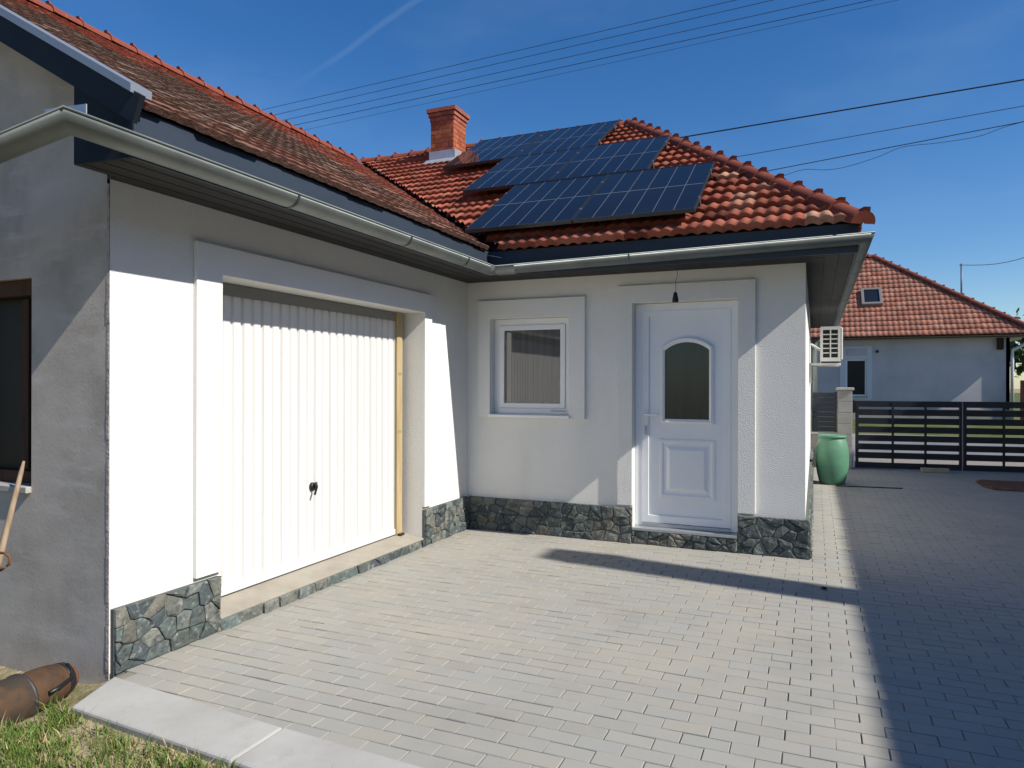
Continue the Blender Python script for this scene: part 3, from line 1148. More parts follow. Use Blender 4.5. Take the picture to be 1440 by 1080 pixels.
# chimney
CX0, CX1, CY0, CY1 = -2.225, -1.825, 3.1, 3.5
rnd = random.Random(21)
mb = MB()
z = 4.85
row = 0
while z < 5.62:
    for face_i, (O_, U_, L_) in enumerate((((CX0, CY0), X_, .4), ((CX1, CY0), Y_, .4), ((CX1, CY1), -X_, .4), ((CX0, CY1), -Y_, .4))):
        N_ = Vector((U_.y, -U_.x, 0))
        u = -.06 if row % 2 else 0
        while u < L_ - .005:
            u1 = min(u + .125, L_)
            ua = max(u, 0)
            if u1 - ua > .02:
                k = rnd.uniform(.7, 1.25)
                c_ = (.36 * k, .105 * k * rnd.uniform(.85, 1.2), .05 * k)
                mb.obox(Vector((O_[0], O_[1], z)), U_, Z_, N_, (ua + .003, .004, -.01), (u1 - .003, .066, .004 + rnd.uniform(0, .003)), c_)
            u = u + .125
    z += .07
    row += 1
mb.box((CX0 + .001, CY0 + .001, 4.8), (CX1 - .001, CY1 - .001, 5.62), (.30, .24, .20))
ch = mb.build('chimney', brick_red, house)
mb = MB()
for i, (e, z0, z1) in enumerate(((.012, 5.615, 5.68), (.030, 5.683, 5.745), (.052, 5.748, 5.81))):
    for (O_, U_) in (((CX0 - e, CY0 - e), X_), ((CX1 + e, CY0 - e), Y_), ((CX1 + e, CY1 + e), -X_), ((CX0 - e, CY1 + e), -Y_)):
        N_ = Vector((U_.y, -U_.x, 0))
        L_ = .4 + 2 * e
        n = 4
        for q in range(n):
            k = rnd.uniform(.75, 1.2)
            mb.obox(Vector((O_[0], O_[1], z0)), U_, Z_, N_, (q * L_ / n + .002, 0, -.02), ((q + 1) * L_ / n - .002, z1 - z0, .003), (.34 * k, .11 * k, .07 * k))
    mb.box((CX0 - e + .002, CY0 - e + .002, z0), (CX1 + e - .002, CY1 + e - .002, z1 - .002), (.28, .10, .07))
mb.build('chimney_cap', brick_red, ch)
mb = MB()
sl = tf
zb = lambda y_: ZE + (y_ + E) * tf
for (x0, x1, y0, y1) in ((CX0 - .022, CX1 + .022, CY0 - .022, CY0 - .008),):
    mb.box((x0, y0, zb(y0) - .02), (x1, y1, zb(y0) + .20))
for x0, x1 in ((CX0 - .022, CX0 - .008), (CX1 + .008, CX1 + .022)):
    mb.prism([(x0, CY0 - .0215, zb(CY0) - .05), (x0, CY0 - .0215, zb(CY0) + .195), (x0, CY1 + .02, zb(CY0) + .24), (x0, CY1 + .02, zb(CY1) - .05)], (x1 - x0, 0, 0))
N_ = Vector((0, -tf, 1)).normalized()
mb.prism([(CX0 - .07, CY0 - .17, zb(CY0 - .17) + .05), (CX1 + .05, CY0 - .17, zb(CY0 - .17) + .05), (CX1 + .05, CY0 - .01, zb(CY0) + .06), (CX0 - .07, CY0 - .01, zb(CY0) + .06)], N_ * .006)
mb.build('chimney_flashing', galv, ch)

# ---------------------------------------------------------------- solar panels
PU = X_
PV = slope(0, 1, tf)
PN = PU.cross(PV).normalized()
PW, PL = 1.088, 1.475


def roof_pt(x, y_, n=.18):
    return Vector((x, y_, ZE + (y_ + E) * tf)) + PN * n


O = roof_pt(.208, -.385)
pan = thing('solar_panel', 'dark blue solar panel, left one of the lowest row, beside the roof valley', 'solar panel', O, 'solar panels on the front roof slope')
mb = MB()
f = .011
mb.ring(O, PU, PV, PN, (0, 0), (PW, PL), (f, f, f, f), -.034, .002)
mb.build('frame', panel_frame, pan)
mb = MB()
mb.obox(O, PU, PV, PN, (f + .001, f + .001, -.03), (PW - f - .001, PL - f - .001, -.002))
gl = mb.build('cell_sheet', panel_glass, pan)
mb = MB()
for k in range(1, 6):
    u = PW * k / 6
    mb.obox(O, PU, PV, PN, (u - .0022, f + .004, -.0015), (u + .0022, PL / 2 - .007, -.0005))
    mb.obox(O, PU, PV, PN, (u - .0022, PL / 2 + .007, -.0015), (u + .0022, PL - f - .004, -.0005))
mb.obox(O, PU, PV, PN, (f + .004, PL / 2 - .006, -.0015), (PW - f - .004, PL / 2 + .006, -.0005))
mb.build('cell_lines', panel_line, pan)
for q in (.30, 1.16):
    mb = MB()
    mb.obox(O, PU, PV, PN, (-.008, q - .02, -.078), (PW + .008, q + .02, -.036))
    rl = mb.build('mounting_rail', rail_mat, pan)
    for u in (.15, .8):
        mb = MB()
        mb.obox(O, PU, PV, PN, (u, q - .015, -.17), (u + .03, q + .015, -.0785))
        mb.build('roof_hook', rail_mat, rl)
    for a_, b_ in ((-.006, .007), (PW - .007, PW + .006)):
        mb = MB()
        mb.obox(O, PU, PV, PN, (a_, q - .022, -.0345), (b_, q + .022, .006))
        mb.build('clamp', steel, pan)
GP = 'solar panels on the front roof slope'
for (x, y_, lab) in ((.208 + 1.1, -.385, 'dark blue solar panel, right one of the lowest row, beside the tan tiles'),
                     (-.48, .90, 'dark blue solar panel, left one of the middle row, off the ridge'),
                     (-.48 + 1.1, .90, 'dark blue solar panel, right one of the middle row, touching the hip ridge'),
                     (-1.44, 2.14, 'dark solar panel nearest the brick chimney, left one of the top row'),
                     (-1.44 + 1.1, 2.14, 'dark blue solar panel under the roof peak, right one of the top row')):
    c = copy_tree(pan)
    c.location = roof_pt(x, y_)
    c['label'] = lab
    c['group'] = GP

# ---------------------------------------------------------------- air conditioner on the side wall
ac = thing('air_conditioner', 'cream outdoor air conditioner unit on brackets on the side wall under the eave', 'air conditioner', (3.55, 4.0, 1.8))
mb = MB()
ax0, ax1, ay0, ay1, az0, az1 = 3.40, 3.672, 4.0, 4.82, 1.82, 2.30
mb.box((ax0 + .003, ay0 + .02, az0), (ax1 - .012, ay1, az1))
mb.build('casing', ac_white, ac, bevel=.012)
mb = MB()
mb.box((ax1 - .011, ay0 + .02, az0 + .02), (ax1 + .012, ay1 - .01, az1 - .015))
mb.build('front_cover', ac_white, ac, bevel=.01)
mb = MB()
mb.box((ax0 + .03, ay0 + .015, az0 + .045), (ax1 - .05, ay0 + .0195, az1 - .04))
gv = mb.build('side_vent', black_plastic, ac)
mb = MB()
x0, x1, z0, z1 = ax0 + .004, ax1 - .014, az0 + .002, az1 - .002
ya, yb = ay0 + .003, ay0 + .0145
mb.ring((0, ya, 0), X_, Z_, Y_, (x0, z0), (x1, z1), (.032, .05, .032, .045), 0, yb - ya)
mx = (x0 + x1) / 2
mb.box((mx - .008, ya, z0 + .0505), (mx + .008, yb, z1 - .0455))
for k in range(1, 6):
    zz = z0 + .05 + (z1 - z0 - .095) * k / 6
    mb.box((x0 + .0325, ya + .002, zz - .007), (mx - .0085, yb, zz + .007))
    mb.box((mx + .0085, ya + .002, zz - .007), (x1 - .0325, yb, zz + .007))
mb.build('vent_grille', ac_white, gv)
mb = MB()
for k in range(7):
    r_ = .03 + .028 * k
    pts = [(ax1 + .016, 4.36 + r_ * math.cos(t), 2.06 + r_ * math.sin(t)) for t in [2 * math.pi * j / 28 for j in range(29)]]
    mb.tube(pts, .004, 5, cap=False)
mb.build('fan_grille', black_plastic, ac)
for yy in (ay0 + .06, ay1 - .12):
    mb = MB()
    mb.box((WX + .002, yy, az0 - .055), (ax1 - .01, yy + .035, az0 - .02))
    mb.box((WX + .002, yy, az0 - .30), (WX + .03, yy + .035, az0 - .056))
    mb.build('bracket', ac_white, ac, bevel=.003)
for yy in (ay0 + .06, ay1 - .12):
    mb = MB()
    mb.box((ax0 + .02, yy, az0 - .019), (ax1 - .03, yy + .035, az0 - .001))
    mb.build('foot', black_plastic, ac)
mb = MB()
mb.tube([(ax0 + .05, ay1, 2.0), (ax0 + .0, ay1 + .08, 2.02), (WX + .03, ay1 + .1, 2.1), (WX + .005, ay1 + .1, 2.1)], .018, 10)
mb.build('refrigerant_pipe', pvc, ac)

# ---------------------------------------------------------------- lamp socket hanging over the door
lampo = thing('pendant_socket', 'black bare lamp socket hanging on a thin wire above the front door', 'lamp', (2.195, -.22, 2.55))
mb = MB()
mb.tube([(2.205, -.22, 2.551), (2.207, -.22, 2.47), (2.190, -.22, 2.42), (2.192, -.22, 2.35), (2.189, -.22, 2.318)], .0022, 6)
mb.build('wire', mat('copper_wire', (.12, .06, .035), .5), lampo)
mb = MB()
mb.lathe((2.189, -.22, 2.235), [(0, 0), (.026, 0), (.028, .008), (.026, .03), (.019, .06), (.016, .078), (.009, .09), (0, .091)], 18)
mb.build('socket', black_plastic, lampo)

# ---------------------------------------------------------------- things on the ground
bar = thing('plastic_barrel', 'light green plastic barrel with a lid standing by the side wall', 'barrel', (3.578, 5.15, 0))
mb = MB()
mb.lathe((3.578, 5.15, 0), [(0, .004), (.165, .004), (.178, .015), (.190, .06), (.212, .16), (.228, .27), (.2315, .33), (.232, .38), (.231, .45), (.2285, .48), (.221, .55),
                            (.205, .63), (.188, .672), (.179, .69), (.179, .70)], 44)
mb.build('body', green_plastic, bar)
mb = MB()
mb.lathe((3.578, 5.15, 0), [(.179, .700), (.196, .702), (.198, .71), (.198, .732), (.19, .74), (.17, .738), (.165, .728), (0, .73)], 44)
mb.build('lid', green_plastic, bar)

mb = MB()
mb.tube([(3.62, 4.86, .008), (3.9, 4.90, .009), (4.2, 4.93, .008), (4.5, 4.97, .009)], .008, 6)
setp(mb.build('thin_rod', black_plastic), 'thin dark rod lying on the pavers in front of the green barrel', 'rod')

mb = MB()
rnd = random.Random(3)
pts = [(5.60, 5.60, .006), (5.68, 5.38, .006), (5.80, 5.33, .006), (6.9, 5.42, .006), (6.95, 6.45, .006), (5.72, 6.42, .006), (5.61, 6.20, .006)]
mb.prism(pts, (0, 0, .018))
setp(mb.build('metal_sheet', rust, bevel=.004), 'rusty brown flat metal sheet lying on the shaded pavers before the gate', 'metal sheet')

mb = MB()
mb.lathe((3.40, -.93, 0), [(0, .0), (.016, .002), (.022, .009), (.016, .017), (0, .02)], 9)
setp(mb.build('pebble', black_plastic), 'small dark pebble on the pavers inside the long chimney shadow', 'pebble')

# rusty gas bottle lying in the grass
A = Vector((-.065, -4.475, .030))
ax = Vector((-.13, 1, .0)).normalized()
cyl = thing('gas_cylinder', 'rusty brown gas cylinder lying in the grass by the grey wall', 'gas cylinder', A)
mb = MB()
mb.lathe(A, [(0, -.47), (.05, -.465), (.09, -.44), (.107, -.40), (.112, -.34), (.112, -.06), (.110, -.012)], 36, ax)
mb.build('body', mat('dark_rusty_paint_dull', (.05, .04, .031), .85, .3, .1, var=(9, (.11, .058, .03), .48, .70), bump=(35, .6, .005)), cyl)
mb = MB()
mb.lathe(A, [(.104, -.012), (.1145, -.010), (.1145, .004), (.098, .006)], 36, ax)
mb.build('ring', mat('dull_ring_steel', (.07, .065, .062), .55, .4, .4), cyl)
mb = MB()
mb.lathe(A, [(.098, .006), (.102, .05), (.100, .11), (.094, .16), (.085, .20)], 36, ax)
mb.build('shoulder', mat('orange_rust', (.10, .054, .027), .85, .3, .1, var=(9, (.06, .038, .025), .44, .66), bump=(40, .6, .006)), cyl)
mb = MB()
mb.lathe(A, [(.085, .202), (.086, .203), (.079, .236), (.072, .240)], 36, ax)
mb.build('black_band', mat('worn_black', (.02, .02, .022), .4, .4), cyl)
mb = MB()
mb.lathe(A, [(.072, .242), (.064, .262), (.046, .278), (.02, .286), (0, .287)], 36, ax)
mb.build('neck_cap', rust, cyl)
mb = MB()   # bent carrying strap lying over the shoulder
sd = ax.cross(Z_).normalized()
mb.tube([A + ax * .06 + sd * .108 + Z_ * .012, A + ax * .12 + sd * .104 + Z_ * .016, A + ax * .20 + sd * .086 + Z_ * .026, A + ax * .222 + sd * .062 + Z_ * .055, A + ax * .222 + sd * .03 + Z_ * .078], .010, 8)
mb.build('carry_strap', black_plastic, cyl)

# garden tool against the grey wall
tool = thing('garden_tool', 'long wooden handled tool with a rusty hoop leaning on the grey wall', 'garden tool', (-.5, -4.25, 0))
mb = MB()
T = Vector((-.66, -4.085, 1.07))
Bt = Vector((-.49, -4.48, -.08))
mb.tube([T, T.lerp(Bt, .05), T.lerp(Bt, .4), T.lerp(Bt, .8), Bt], .018, 10, radii=[.006, .012, .017, .018, .018])
mb.build('handle', wood_grey, tool)
mb = MB()
cc = T.lerp(Bt, .42)
mb.tube([cc + Vector(v) for v in ((-.05, -.03, .03), (.09, -.03, .035), (.13, -.03, .02), (.125, -.03, -.02), (.06, -.03, -.055), (-.05, -.03, -.08))], .007, 8)
mb.tube([cc + Vector(v) for v in ((-.05, -.045, -.045), (.07, -.045, -.05), (.12, -.045, -.03))], .006, 8)
mb.build('hoop', rust, tool)

# ---------------------------------------------------------------- grass: nobody could count it
rnd = random.Random(77)
vs, fs, cols = [], [], []
for _ in range(170000):
    x = rnd.uniform(-2.2, 2.4)
    y = -4.36 - 2.3 * rnd.random() ** 1.4
    if x > .1 and y > -4.41 - .06 * x:
        continue
    if x < .04 - (y + 4.475) * .13 and -4.5 < y:
        continue
    d = noise.noise(Vector((x * 2.1, y * 2.1, 7))) + .45 * noise.noise(Vector((x * 6.5, y * 6.5, 1)))
    edge = (-4.45 - .06 * max(x, 0)) - y            # distance from the slab
    dens = .68 + .95 * d + min(.45, edge * 1.3) - .28 + (.3 if x < .3 else .05) - .28 * max(0, min(1, (x - .25) / .5))
    if rnd.random() > dens:
        continue
    h = rnd.uniform(.022, .062) * (1 + .8 * max(0, d))
    if rnd.random() < .02:
        h *= 1.9
    w = rnd.uniform(.0016, .0032)
    a = rnd.uniform(0, 2 * math.pi)
    lean = rnd.uniform(.15, 1.0) * h
    ca, sa = math.cos(a), math.sin(a)
    b2 = rnd.uniform(0, 2 * math.pi)
    lx, ly = lean * math.cos(b2), lean * math.sin(b2)
    z = lawn_z(x, y) - .004
    i = len(vs)
    vs += [(x - w * ca, y - w * sa, z), (x + w * ca, y + w * sa, z),
           (x + w * .8 * ca + lx * .35, y + w * .8 * sa + ly * .35, z + h * .62), (x - w * .8 * ca + lx * .35, y - w * .8 * sa + ly * .35, z + h * .62),
           (x + lx, y + ly, z + h)]
    fs += [(i, i + 1, i + 2, i + 3), (i + 3, i + 2, i + 4)]
    k = rnd.uniform(.7, 1.35)
    if rnd.random() < .24:
        c = (.33 * k, .27 * k, .14 * k)
    else:
        c = (.095 * k * rnd.uniform(.8, 1.5), .17 * k, .03 * k)
    cols += [c, c]
me = bpy.data.meshes.new('grass')
me.from_pydata(vs, [], fs)
at = me.attributes.new('col', 'FLOAT_VECTOR', 'FACE')
at.data.foreach_set('vector', [q for c in cols for q in c])
me.materials.append(grass_mat)
go = bpy.data.objects.new('grass', me)
COL.objects.link(go)
setp(go, 'short green and dry grass at the edge of the concrete strip', 'grass', kind='stuff')

# ---------------------------------------------------------------- gate, pillar, fence
G0, G1, G2 = Vector((4.0, 7.4, 0)), Vector((5.668, 7.622, 0)), Vector((7.36, 7.85, 0))


def gate_leaf(A, B, label):
    t = thing('metal_gate', label, 'gate', A, 'leaves of the black slatted gate')
    U = (B - A).normalized()
    N = Vector((U.y, -U.x, 0))
    L = (B - A).length
    m1 = MB()
    m1.ring(A, U, Z_, N, (0, .025), (L, 1.2135), (.05, .10, .05, .105), -.02, .02)
    m1.build('frame', gate_paint, t, bevel=.003)
    m1 = MB()
    for k in range(1, 7):
        z = .044 + k * .1525
        hgt = .108
        m1.obox(A, U, Z_, N, (.0505, z, -.012), (L - .0505, z + hgt, .012))
    m1.build('slats', gate_paint, t, bevel=.002)
    for q in (L * .355, L * .66):
        m1 = MB()
        m1.obox(A, U, Z_, N, (q - .018, .05, .0125), (q + .018, 1.20, .03))
        m1.build('upright', gate_paint, t)
    return t, U, N, L


t, U, N, L = gate_leaf(G0, G1, 'black slatted metal gate leaf next to the concrete pillar, left of the two')
m1 = MB()
m1.obox(G0, U, Z_, N, (L - .012, .02, .021), (L - .002, 1.20, .03))
m1.build('edge_strip', mat('edge_grey', (.32, .33, .36), .4, .5, .5), t)
t, U, N, L = gate_leaf(G1 + U * .012, G2, 'black slatted metal gate leaf farther from the concrete pillar, right of the two')
mb = MB()
mb.obox(Vector((5.0, 7.45, 0)), U, Z_, N, (0, .004, .06), (.42, .075, .16))
setp(mb.build('wooden_block', mat('pale_block', (.38, .34, .25), .9, var=(8, (.30, .26, .19), .4, .7)), bevel=.006), 'pale flat wooden block lying on the pavers at the foot of the gate', 'block')

pil = thing('gate_pillar', 'grey concrete block pillar with a cap between gate and dark fence panel', 'pillar', (3.83, 7.4, 0))
mb = MB()
for k in range(7):
    mb.box((3.715, 7.3, k * .2 + .003), (3.945, 7.53, (k + 1) * .2 - .003))
mb.box((3.722, 7.307, 0), (3.938, 7.523, 1.4))
mb.build('blocks', block_mat, pil, bevel=.006)
mb = MB()
mb.box((3.685, 7.27, 1.4), (3.975, 7.56, 1.45))
mb.build('cap', concrete, pil, bevel=.012)
mb = MB()
mb.box((3.947, 7.34, .03), (3.985, 7.38, .60))
mb.build('hinge_post', mat('white_post', (.6, .6, .6), .5), pil, bevel=.003)
mb = MB()
mb.box((3.955, 7.40, 1.0), (3.998, 7.42, 1.22))
mb.build('hinge_plate', gate_paint, pil)

fen = thing('slatted_fence', 'short dark slatted fence panel on a low grey wall between house and pillar', 'fence', (3.49, 7.45, 0))
mb = MB()
for k in range(8):
    mb.box((3.30, 7.42, .655 + k * .0885), (3.70, 7.445, .655 + k * .0885 + .083))
mb.build('slat_panel', fence_paint, fen, bevel=.003)
for x in (3.30, 3.67):
    mb = MB()
    mb.box((x, 7.446, .645), (x + .03, 7.475, 1.37))
    mb.build('fence_post', gate_paint, fen)
mb = MB()
mb.box((3.27, 7.38, 0), (3.714, 7.52, .6))
mb.build('low_wall', block_mat, fen)
mb = MB()
mb.box((3.268, 7.35, .602), (3.712, 7.54, .64))
mb.build('coping', concrete, fen, bevel=.005)

# ---------------------------------------------------------------- house across the street
FY = 20.0
far = thing('street_house', 'pale house across the street with a hipped red tile roof and skylight', 'house', (5, FY, .3))
mb = MB()
mb.panel((-6, FY, .2), X_, Z_, -Y_, [0, 10.29, 10.94, 14.97], [0, .913, 2.17, 2.9], [(10.29, 10.94, .913, 2.17)], .15)
mb.panel((8.97, FY, .2), Y_, Z_, X_, [0, 9], [0, 2.9], [], .1)
mb.build('wall', far_wall, far)
mb = MB()
mb.box((-6, FY - .04, .2), (9.01, FY + .05, .72))
mb.build('plinth', far_base, far)
mb = MB()
mb.panel((0, FY - .02, 0), X_, Z_, -Y_, [4.12, 4.29, 4.94, 5.10], [1.0, 1.113, 2.37, 2.80], [(4.29, 4.94, 1.113, 2.37)], .019)
mb.build('wall_band', mat('pale_band', (.58, .59, .62), .8), far)
mb = MB()
mb.ring((0, FY + .04, 0), X_, Z_, Y_, (4.292, 1.115), (4.938, 2.368), (.053, .053, .053, .053), 0, .05)
fwn = mb.build('window', pvc, far)
mb = MB()
mb.box((4.34, FY + .06, 1.16), (4.89, FY + .065, 2.32))
mb.build('pane', mat('far_dark_glass', (.01, .011, .014), .25, .25), fwn)
mb = MB()
mb.box((4.25, FY - .08, 1.07), (4.98, FY + .03, 1.11))
mb.build('sill', concrete, fwn)
mb = MB()
mb.box((4.30, FY - .045, 2.50), (4.93, FY - .021, 2.72))
mb.build('shutter_box', far_wall, fwn, bevel=.005)
FE, FZ = 19.66, 3.10
FRX, FRY, FRZ = 5.35, 23.4, 6.32
ft = (FRZ - FZ) / (FRY - FE)
fh = (FRZ - FZ) / (9.55 - FRX)


def col_far(v, u, r):
    k = r.uniform(.8, 1.2)
    c = Vector((.34, .12, .075)).lerp(Vector((.40, .22, .15)), r.uniform(.1, .6)) * k
    return tuple(c)


mb = MB()
tiles(mb, (-7, FE, FZ), X_, slope(0, 1, ft), 16.6, math.hypot(FRY - FE, FRZ - FZ), .28, .165,
      [((9.55, FE, 0), Vector((FRY - FE, 9.55 - FRX, 0)).normalized())], col_far, 31, amp=.022, samples=5, lip=.032)
fr_ = mb.build('roof', far_tile, far, normals=False)
mb = MB()
tiles(mb, (9.55, FE, FZ), Y_, slope(-1, 0, fh), 7.9, math.hypot(9.55 - FRX, FRZ - FZ), .34, .21,
      [((9.55, FE, 0), -Vector((FRY - FE, 9.55 - FRX, 0)).normalized()), ((9.55, 2 * FRY - FE, 0), Vector((-(FRY - FE), 9.55 - FRX, 0)).normalized())], col_far, 32, amp=.04, samples=4, lip=.05)
mb.face([(FRX, FRY, FRZ - .03), (-7, FRY, FRZ - .03), (-7, 2 * FRY - FE, FZ), (9.55, 2 * FRY - FE, FZ)])
mb.build('hip_slope', far_tile, fr_, normals=False)
mb = MB()
ridge_caps(mb, (9.6, FE - .05, FZ + .06), (FRX, FRY, FRZ + .06), r=.12, length=.42, step=.38, seed=40)
ridge_caps(mb, (-7, FRY, FRZ + .06), (FRX, FRY, FRZ + .06), r=.12, length=.42, step=.38, seed=41)
mb.build('ridge_tiles', ridge_mat, fr_)
mb = MB()
mb.box((-7, FE + .03, 3.0), (9.5, FY - .002, 3.05))
mb.box((9.0, FY, 3.0), (9.5, 27, 3.05))
mb.build('soffit', mat('pale_soffit', (.40, .40, .40), .8), far)
mb = MB()
sweep(mb, [(-7, FE, 3.06), (9.55, FE, 3.06), (9.55, 27, 3.06)], [(.06 + .06 * math.cos(a), .06 * math.sin(a)) for a in [math.pi + math.pi * k / 8 for k in range(9)]])
mb.build('gutter', mat('brown_gutter', (.05, .04, .035), .5), far)
mb = MB()
mb.tube([(9.62, FE - .05, 3.0), (9.55, FE + .05, 2.92), (9.03, FY - .08, 2.6), (9.02, FY - .07, 2.4), (9.02, FY - .07, .35)], .05, 10)
mb.build('downpipe', mat('pale_pipe', (.62, .62, .62), .5), far)
FVs = slope(0, 1, ft)
FN = X_.cross(FVs).normalized()
Os = Vector((4.83, 20.95, FZ + (20.95 - FE) * ft)) + FN * .05
mb = MB()
wv, hv = .66, 1.0
mb.ring(Os, X_, FVs, FN, (0, 0), (wv, hv), (.09, .11, .09, .11), 0, .10)
sk = mb.build('skylight', mat('skylight_frame', (.22, .20, .18), .5, .4, .3), fr_, bevel=.008)
# thing > part > sub-part only: pane hangs from the roof part too
mb = MB()
mb.obox(Os, X_, FVs, FN, (.085, .10, .05), (wv - .085, hv - .10, .06))
mb.build('skylight_pane', glass_black, fr_)
for x in (8.62, 9.28):
    mb = MB()
    mb.box((x, FY - .16, 2.62), (x + .16, FY - .003, 2.98))
    mb.build('eave_bracket', wood_dark, far)
mb = MB()
mb.lathe((5.25, FY - .02, 2.62), [(0, .05), (.045, .05), (.05, .0), (.05, -.03)], 12, -Y_)
mb.build('wall_vent', black_plastic, far)
mb = MB()
mx, my = 8.15, 22.99
mz = FZ + (9.55 - mx) * fh
mb.tube([(mx, my, mz - .1), (mx, my, 5.85)], .03, 8)
mb.tube([(mx - .06, my, 5.80), (mx + .12, my, 5.80)], .02, 6)
mb.build('service_mast', mat('mast_steel', (.10, .11, .14), .5, .5, .5), far)

# fence and trees behind it
rf = thing('plank_fence', 'red brown plank fence beside the house across the street', 'fence', (10.5, 19.6, .3))
mb = MB()
x = 9.15
while x < 13:
    mb.box((x, 19.55, .3), (x + .115, 19.58, 1.66 + random.Random(int(x * 100)).uniform(-.02, .02)))
    x += .13
mb.build('planks', redwood, rf)
for x in (9.2, 11.0, 12.8):
    mb = MB()
    mb.box((x, 19.585, .2), (x + .09, 19.67, 1.6))
    mb.build('fence_post', redwood, rf)


def tree(base, h, cr, seed, label, n=2600, leaf=.16):
    r = random.Random(seed)
    t = thing('leafy_tree', label, 'tree', base)
    b = Vector(base)
    m1 = MB()
    m1.tube([b, b + Vector((.05, 0, h * .25)), b + Vector((-.05, .05, h * .5)), b + Vector((0, 0, h * .8))], .1, 8, radii=[h * .028, h * .022, h * .016, h * .006])
    limbs = []
    for k in range(9):
        a = k * 2.4
        s0 = b + Vector((0, 0, h * r.uniform(.3, .65)))
        e = s0 + Vector((math.cos(a) * cr * .75, math.sin(a) * cr * .75, h * r.uniform(.12, .3)))
        m1.tube([s0, s0.lerp(e, .5) + Vector((0, 0, .1)), e], .03, 6, radii=[h * .012, h * .008, h * .003])
        limbs.append(e)
    m1.build('trunk', bark, t)
    m1 = MB()
    cl = [(e + Vector((r.gauss(0, .2), r.gauss(0, .2), r.gauss(0, .2))) * cr * .5, cr * r.uniform(.3, .52)) for e in limbs for _ in range(2)]
    cl += [(b + Vector((r.gauss(0, .25) * cr, r.gauss(0, .25) * cr, h * r.uniform(.6, .95))), cr * r.uniform(.3, .45)) for _ in range(8)]
    for c_, rr in cl:
        tone = r.uniform(.65, 1.35)
        for _ in range(n // len(cl)):
            d = Vector((r.gauss(0, 1), r.gauss(0, 1), r.gauss(0, 1))).normalized()
            p = c_ + d * rr * r.random() ** .45
            u = Vector((r.gauss(0, 1), r.gauss(0, 1), r.gauss(0, 1))).normalized()
            v = u.cross(d).normalized() if u.cross(d).length > .01 else X_
            s_ = leaf * r.uniform(.6, 1.2)
            k = tone * r.uniform(.75, 1.25)
            f = m1.bm.faces.new([m1.bm.verts.new(q) for q in (p - u * s_, p + v * s_ * .55, p + u * s_, p - v * s_ * .55)])
            f[m1.cl] = (.050 * k, .085 * k, .022 * k)
    m1.build('crown', leaf_mat, t, normals=False)
    return t


tree((11.35, 26.5, .4), 4.2, 2.1, 4, 'dark leafy tree behind the red brown fence at the right')

# neighbour's house beyond the driveway; its roof and chimney shade the paving
nb = thing('neighbour_house', 'white house with a steep red roof and tall chimney right of the driveway', 'house', (7.7, -2, 0))
mb = MB()
nx0, nx1, ny0, ny1 = 7.75, 13.2, -13, 7.6
mb.panel((nx0, ny1, -.2), -Y_, Z_, -X_, [0, 4.6, 5.8, 9.0, 10.2, 14.5, 15.7, 20.6], [0, 1.1, 2.4, 3.2], [(4.6, 5.8, 1.1, 2.4), (9.0, 10.2, 1.1, 2.4), (14.5, 15.7, 1.1, 2.4)], .15)
for yv, nv in ((ny1, 1), (ny0, -1)):
    mb.face([(nx0, yv, -.2), (nx1, yv, -.2), (nx1, yv, 3.0), (10.46, yv, 5.8), (nx0, yv, 3.0)])
mb.panel((nx1, ny0, -.2), Y_, Z_, X_, [0, ny1 - ny0], [0, 3.2], [], .15)
mb.build('wall', stucco, nb)
for u0_ in (4.6, 9.0, 14.5):
    ya, yb_ = ny1 - u0_ - 1.2, ny1 - u0_
    mb = MB()
    mb.ring((nx0 + .05, 0, 0), Y_, Z_, X_, (ya + .002, .902), (yb_ - .002, 2.198), (.068, .068, .068, .068), 0, .05)
    w_ = mb.build('window', pvc, nb)
    mb = MB()
    mb.box((nx0 + .07, ya + .06, .96), (nx0 + .08, yb_ - .06, 2.14))
    mb.build('pane', glass_black, w_)
SE = 3.65 + 5.92 / .868
RT = 5.86            # deck ridge, caps reach 5.92
mb = MB()
nts = (RT - 2.78) / (SE - 7.3)
tiles(mb, (7.3, ny1 + .4, 2.78), -Y_, slope(1, 0, nts), ny1 - ny0 + .8, math.hypot(SE - 7.3, RT - 2.78), .34, .22, [], col_far, 50, amp=.03, samples=4)
mb.face([(SE, ny1 + .4, RT), (SE, ny0 - .4, RT), (13.7, ny0 - .4, 2.78), (13.7, ny1 + .4, 2.78)], (.3, .09, .055))
nr = mb.build('roof', far_tile, nb, normals=False)
mb = MB()
ridge_caps(mb, (SE, ny1 + .45, RT + .0), (SE, ny0 - .45, RT + .0), r=.11, seed=60, nub=False)
mb.build('ridge_tiles', ridge_mat, nr)
mb = MB()
hx = 9.85
ht = (hx - 1.31) * .868
cy = -.70 - .15 * (hx - 1.2) - .0
mb.box((hx - .18, cy - .19, 4.6), (hx + .2, cy + .19, ht), (.33, .11, .06))
nc_ = mb.build('chimney', brick_red, nb)
mb = MB()
mb.box((hx - .2, cy - .21, ht - .30), (hx + .22, cy + .21, ht - .18), (.33, .11, .06))
mb.build('chimney_cap', brick_red, nc_)

# ---------------------------------------------------------------- overhead wires
WG = 'overhead wires behind the roofs'


def wire(a, b, r, label, m=wire_thin, sag=.0, ext=1.0):
    a, b = Vector(a), Vector(b)
    d = b - a
    a2, b2 = a - d * ext, b + d * ext
    pts = [a2.lerp(b2, k / 24) - Z_ * (sag * 4 * ((k / 24 - .5) ** 2) * -1) for k in range(25)]
    m1 = MB()
    m1.tube(pts, r, 6)
    return setp(m1.build('power_line', m), label, 'wire', WG)


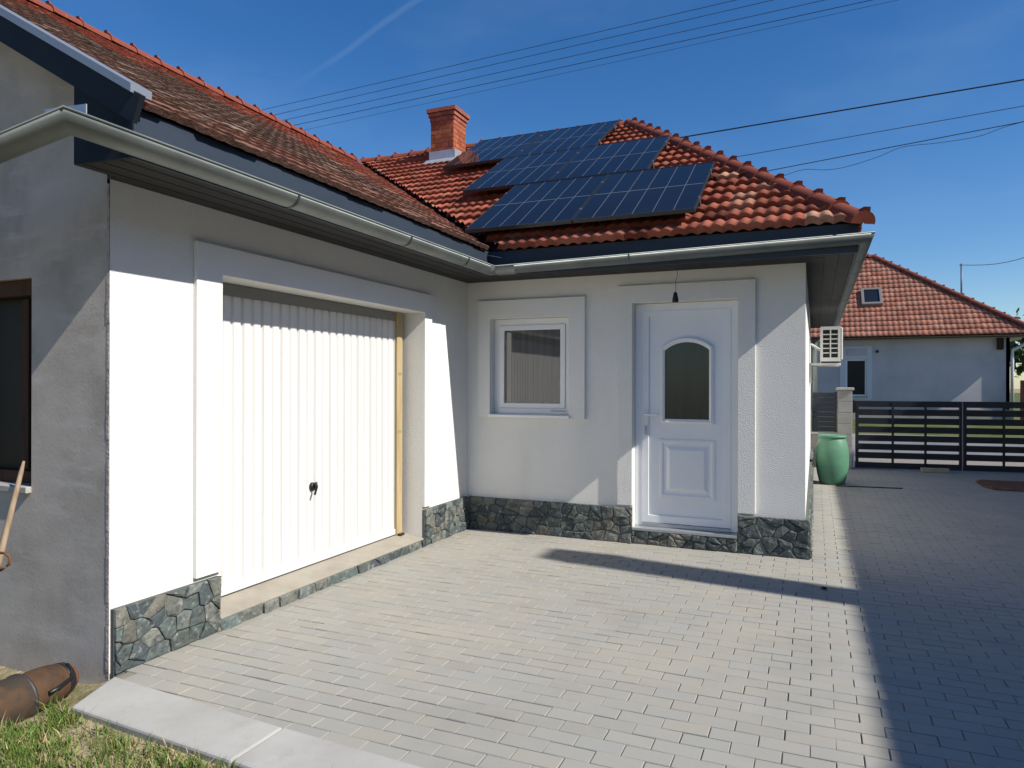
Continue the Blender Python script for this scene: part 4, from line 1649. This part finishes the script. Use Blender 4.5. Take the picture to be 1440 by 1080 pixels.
top5 = [((-13.551, 12, 10.784), (1.482, 12, 11.217)), ((-12.884, 12, 10.54), (2.36, 12, 11.03)), ((-12.556, 12, 10.302), (3.536, 12, 10.779)),
        ((-12.231, 12, 10.067), (4.547, 12, 10.563)), ((-11.594, 12, 9.859), (5.093, 12, 10.446))]
nm = ['thin overhead wire, uppermost of the five high in the sky', 'thin overhead wire, second from the top of the five high in the sky',
      'thin overhead wire, middle one of the five high in the sky', 'thin overhead wire, second from the bottom of the five high in the sky',
      'faint overhead wire, lowest of the five high in the sky']
for (a, b), l, r_ in zip(top5, nm, (.008, .008, .008, .009, .005)):
    wire(a, b, r_, l)
wire((.227, 11, 7.58), (7.298, 11, 7.825), .016, 'thick black overhead cable above the roof hip at the right', wire_mat)
wire((1.475, 11, 6.933), (7.299, 11, 7.28), .008, 'thin overhead wire just below the thick black cable')
wire((2.247, 11, 6.518), (7.3, 11, 6.956), .010, 'overhead wire that carries a loose drooping strand')
mb = MB()
L3 = [(2.20, 11.0, 6.20), (2.592, 11.0, 6.35), (3.098, 11.0, 6.46), (3.55, 11.0, 6.40), (3.973, 11.0, 6.42), (4.6, 11.0, 6.56), (5.1, 11.0, 6.72), (5.774, 11.0, 6.72), (6.5, 11.0, 6.76), (7.0, 11, 6.90), (7.6, 11.0, 6.99), (9, 11, 7.1)]
P_ = []
for i in range(len(L3) - 1):
    p0, p1, p2, p3 = [Vector(L3[max(0, min(len(L3) - 1, i + q))]) for q in (-1, 0, 1, 2)]
    for k in range(6):
        t = k / 6
        P_.append(.5 * ((2 * p1) + (p2 - p0) * t + (2 * p0 - 5 * p1 + 4 * p2 - p3) * t * t + (3 * p1 - p0 - 3 * p2 + p3) * t ** 3))
mb.tube(P_, .006, 6)
setp(mb.build('power_line', wire_thin), 'loose wavy strand hanging under the lowest overhead wire', 'wire', WG)
mb = MB()
a, b = Vector((8.17, 22.99, 5.80)), Vector((10.0, 22.99, 6.12))
mb.tube([a.lerp(b, k / 12 * 2.2) - Z_ * (.22 * math.sin(min(1, k / 8) * math.pi) - .0) for k in range(13)], .012, 6)
setp(mb.build('power_line', wire_thin), 'thin service wire running right from the mast on the far roof', 'wire', WG)
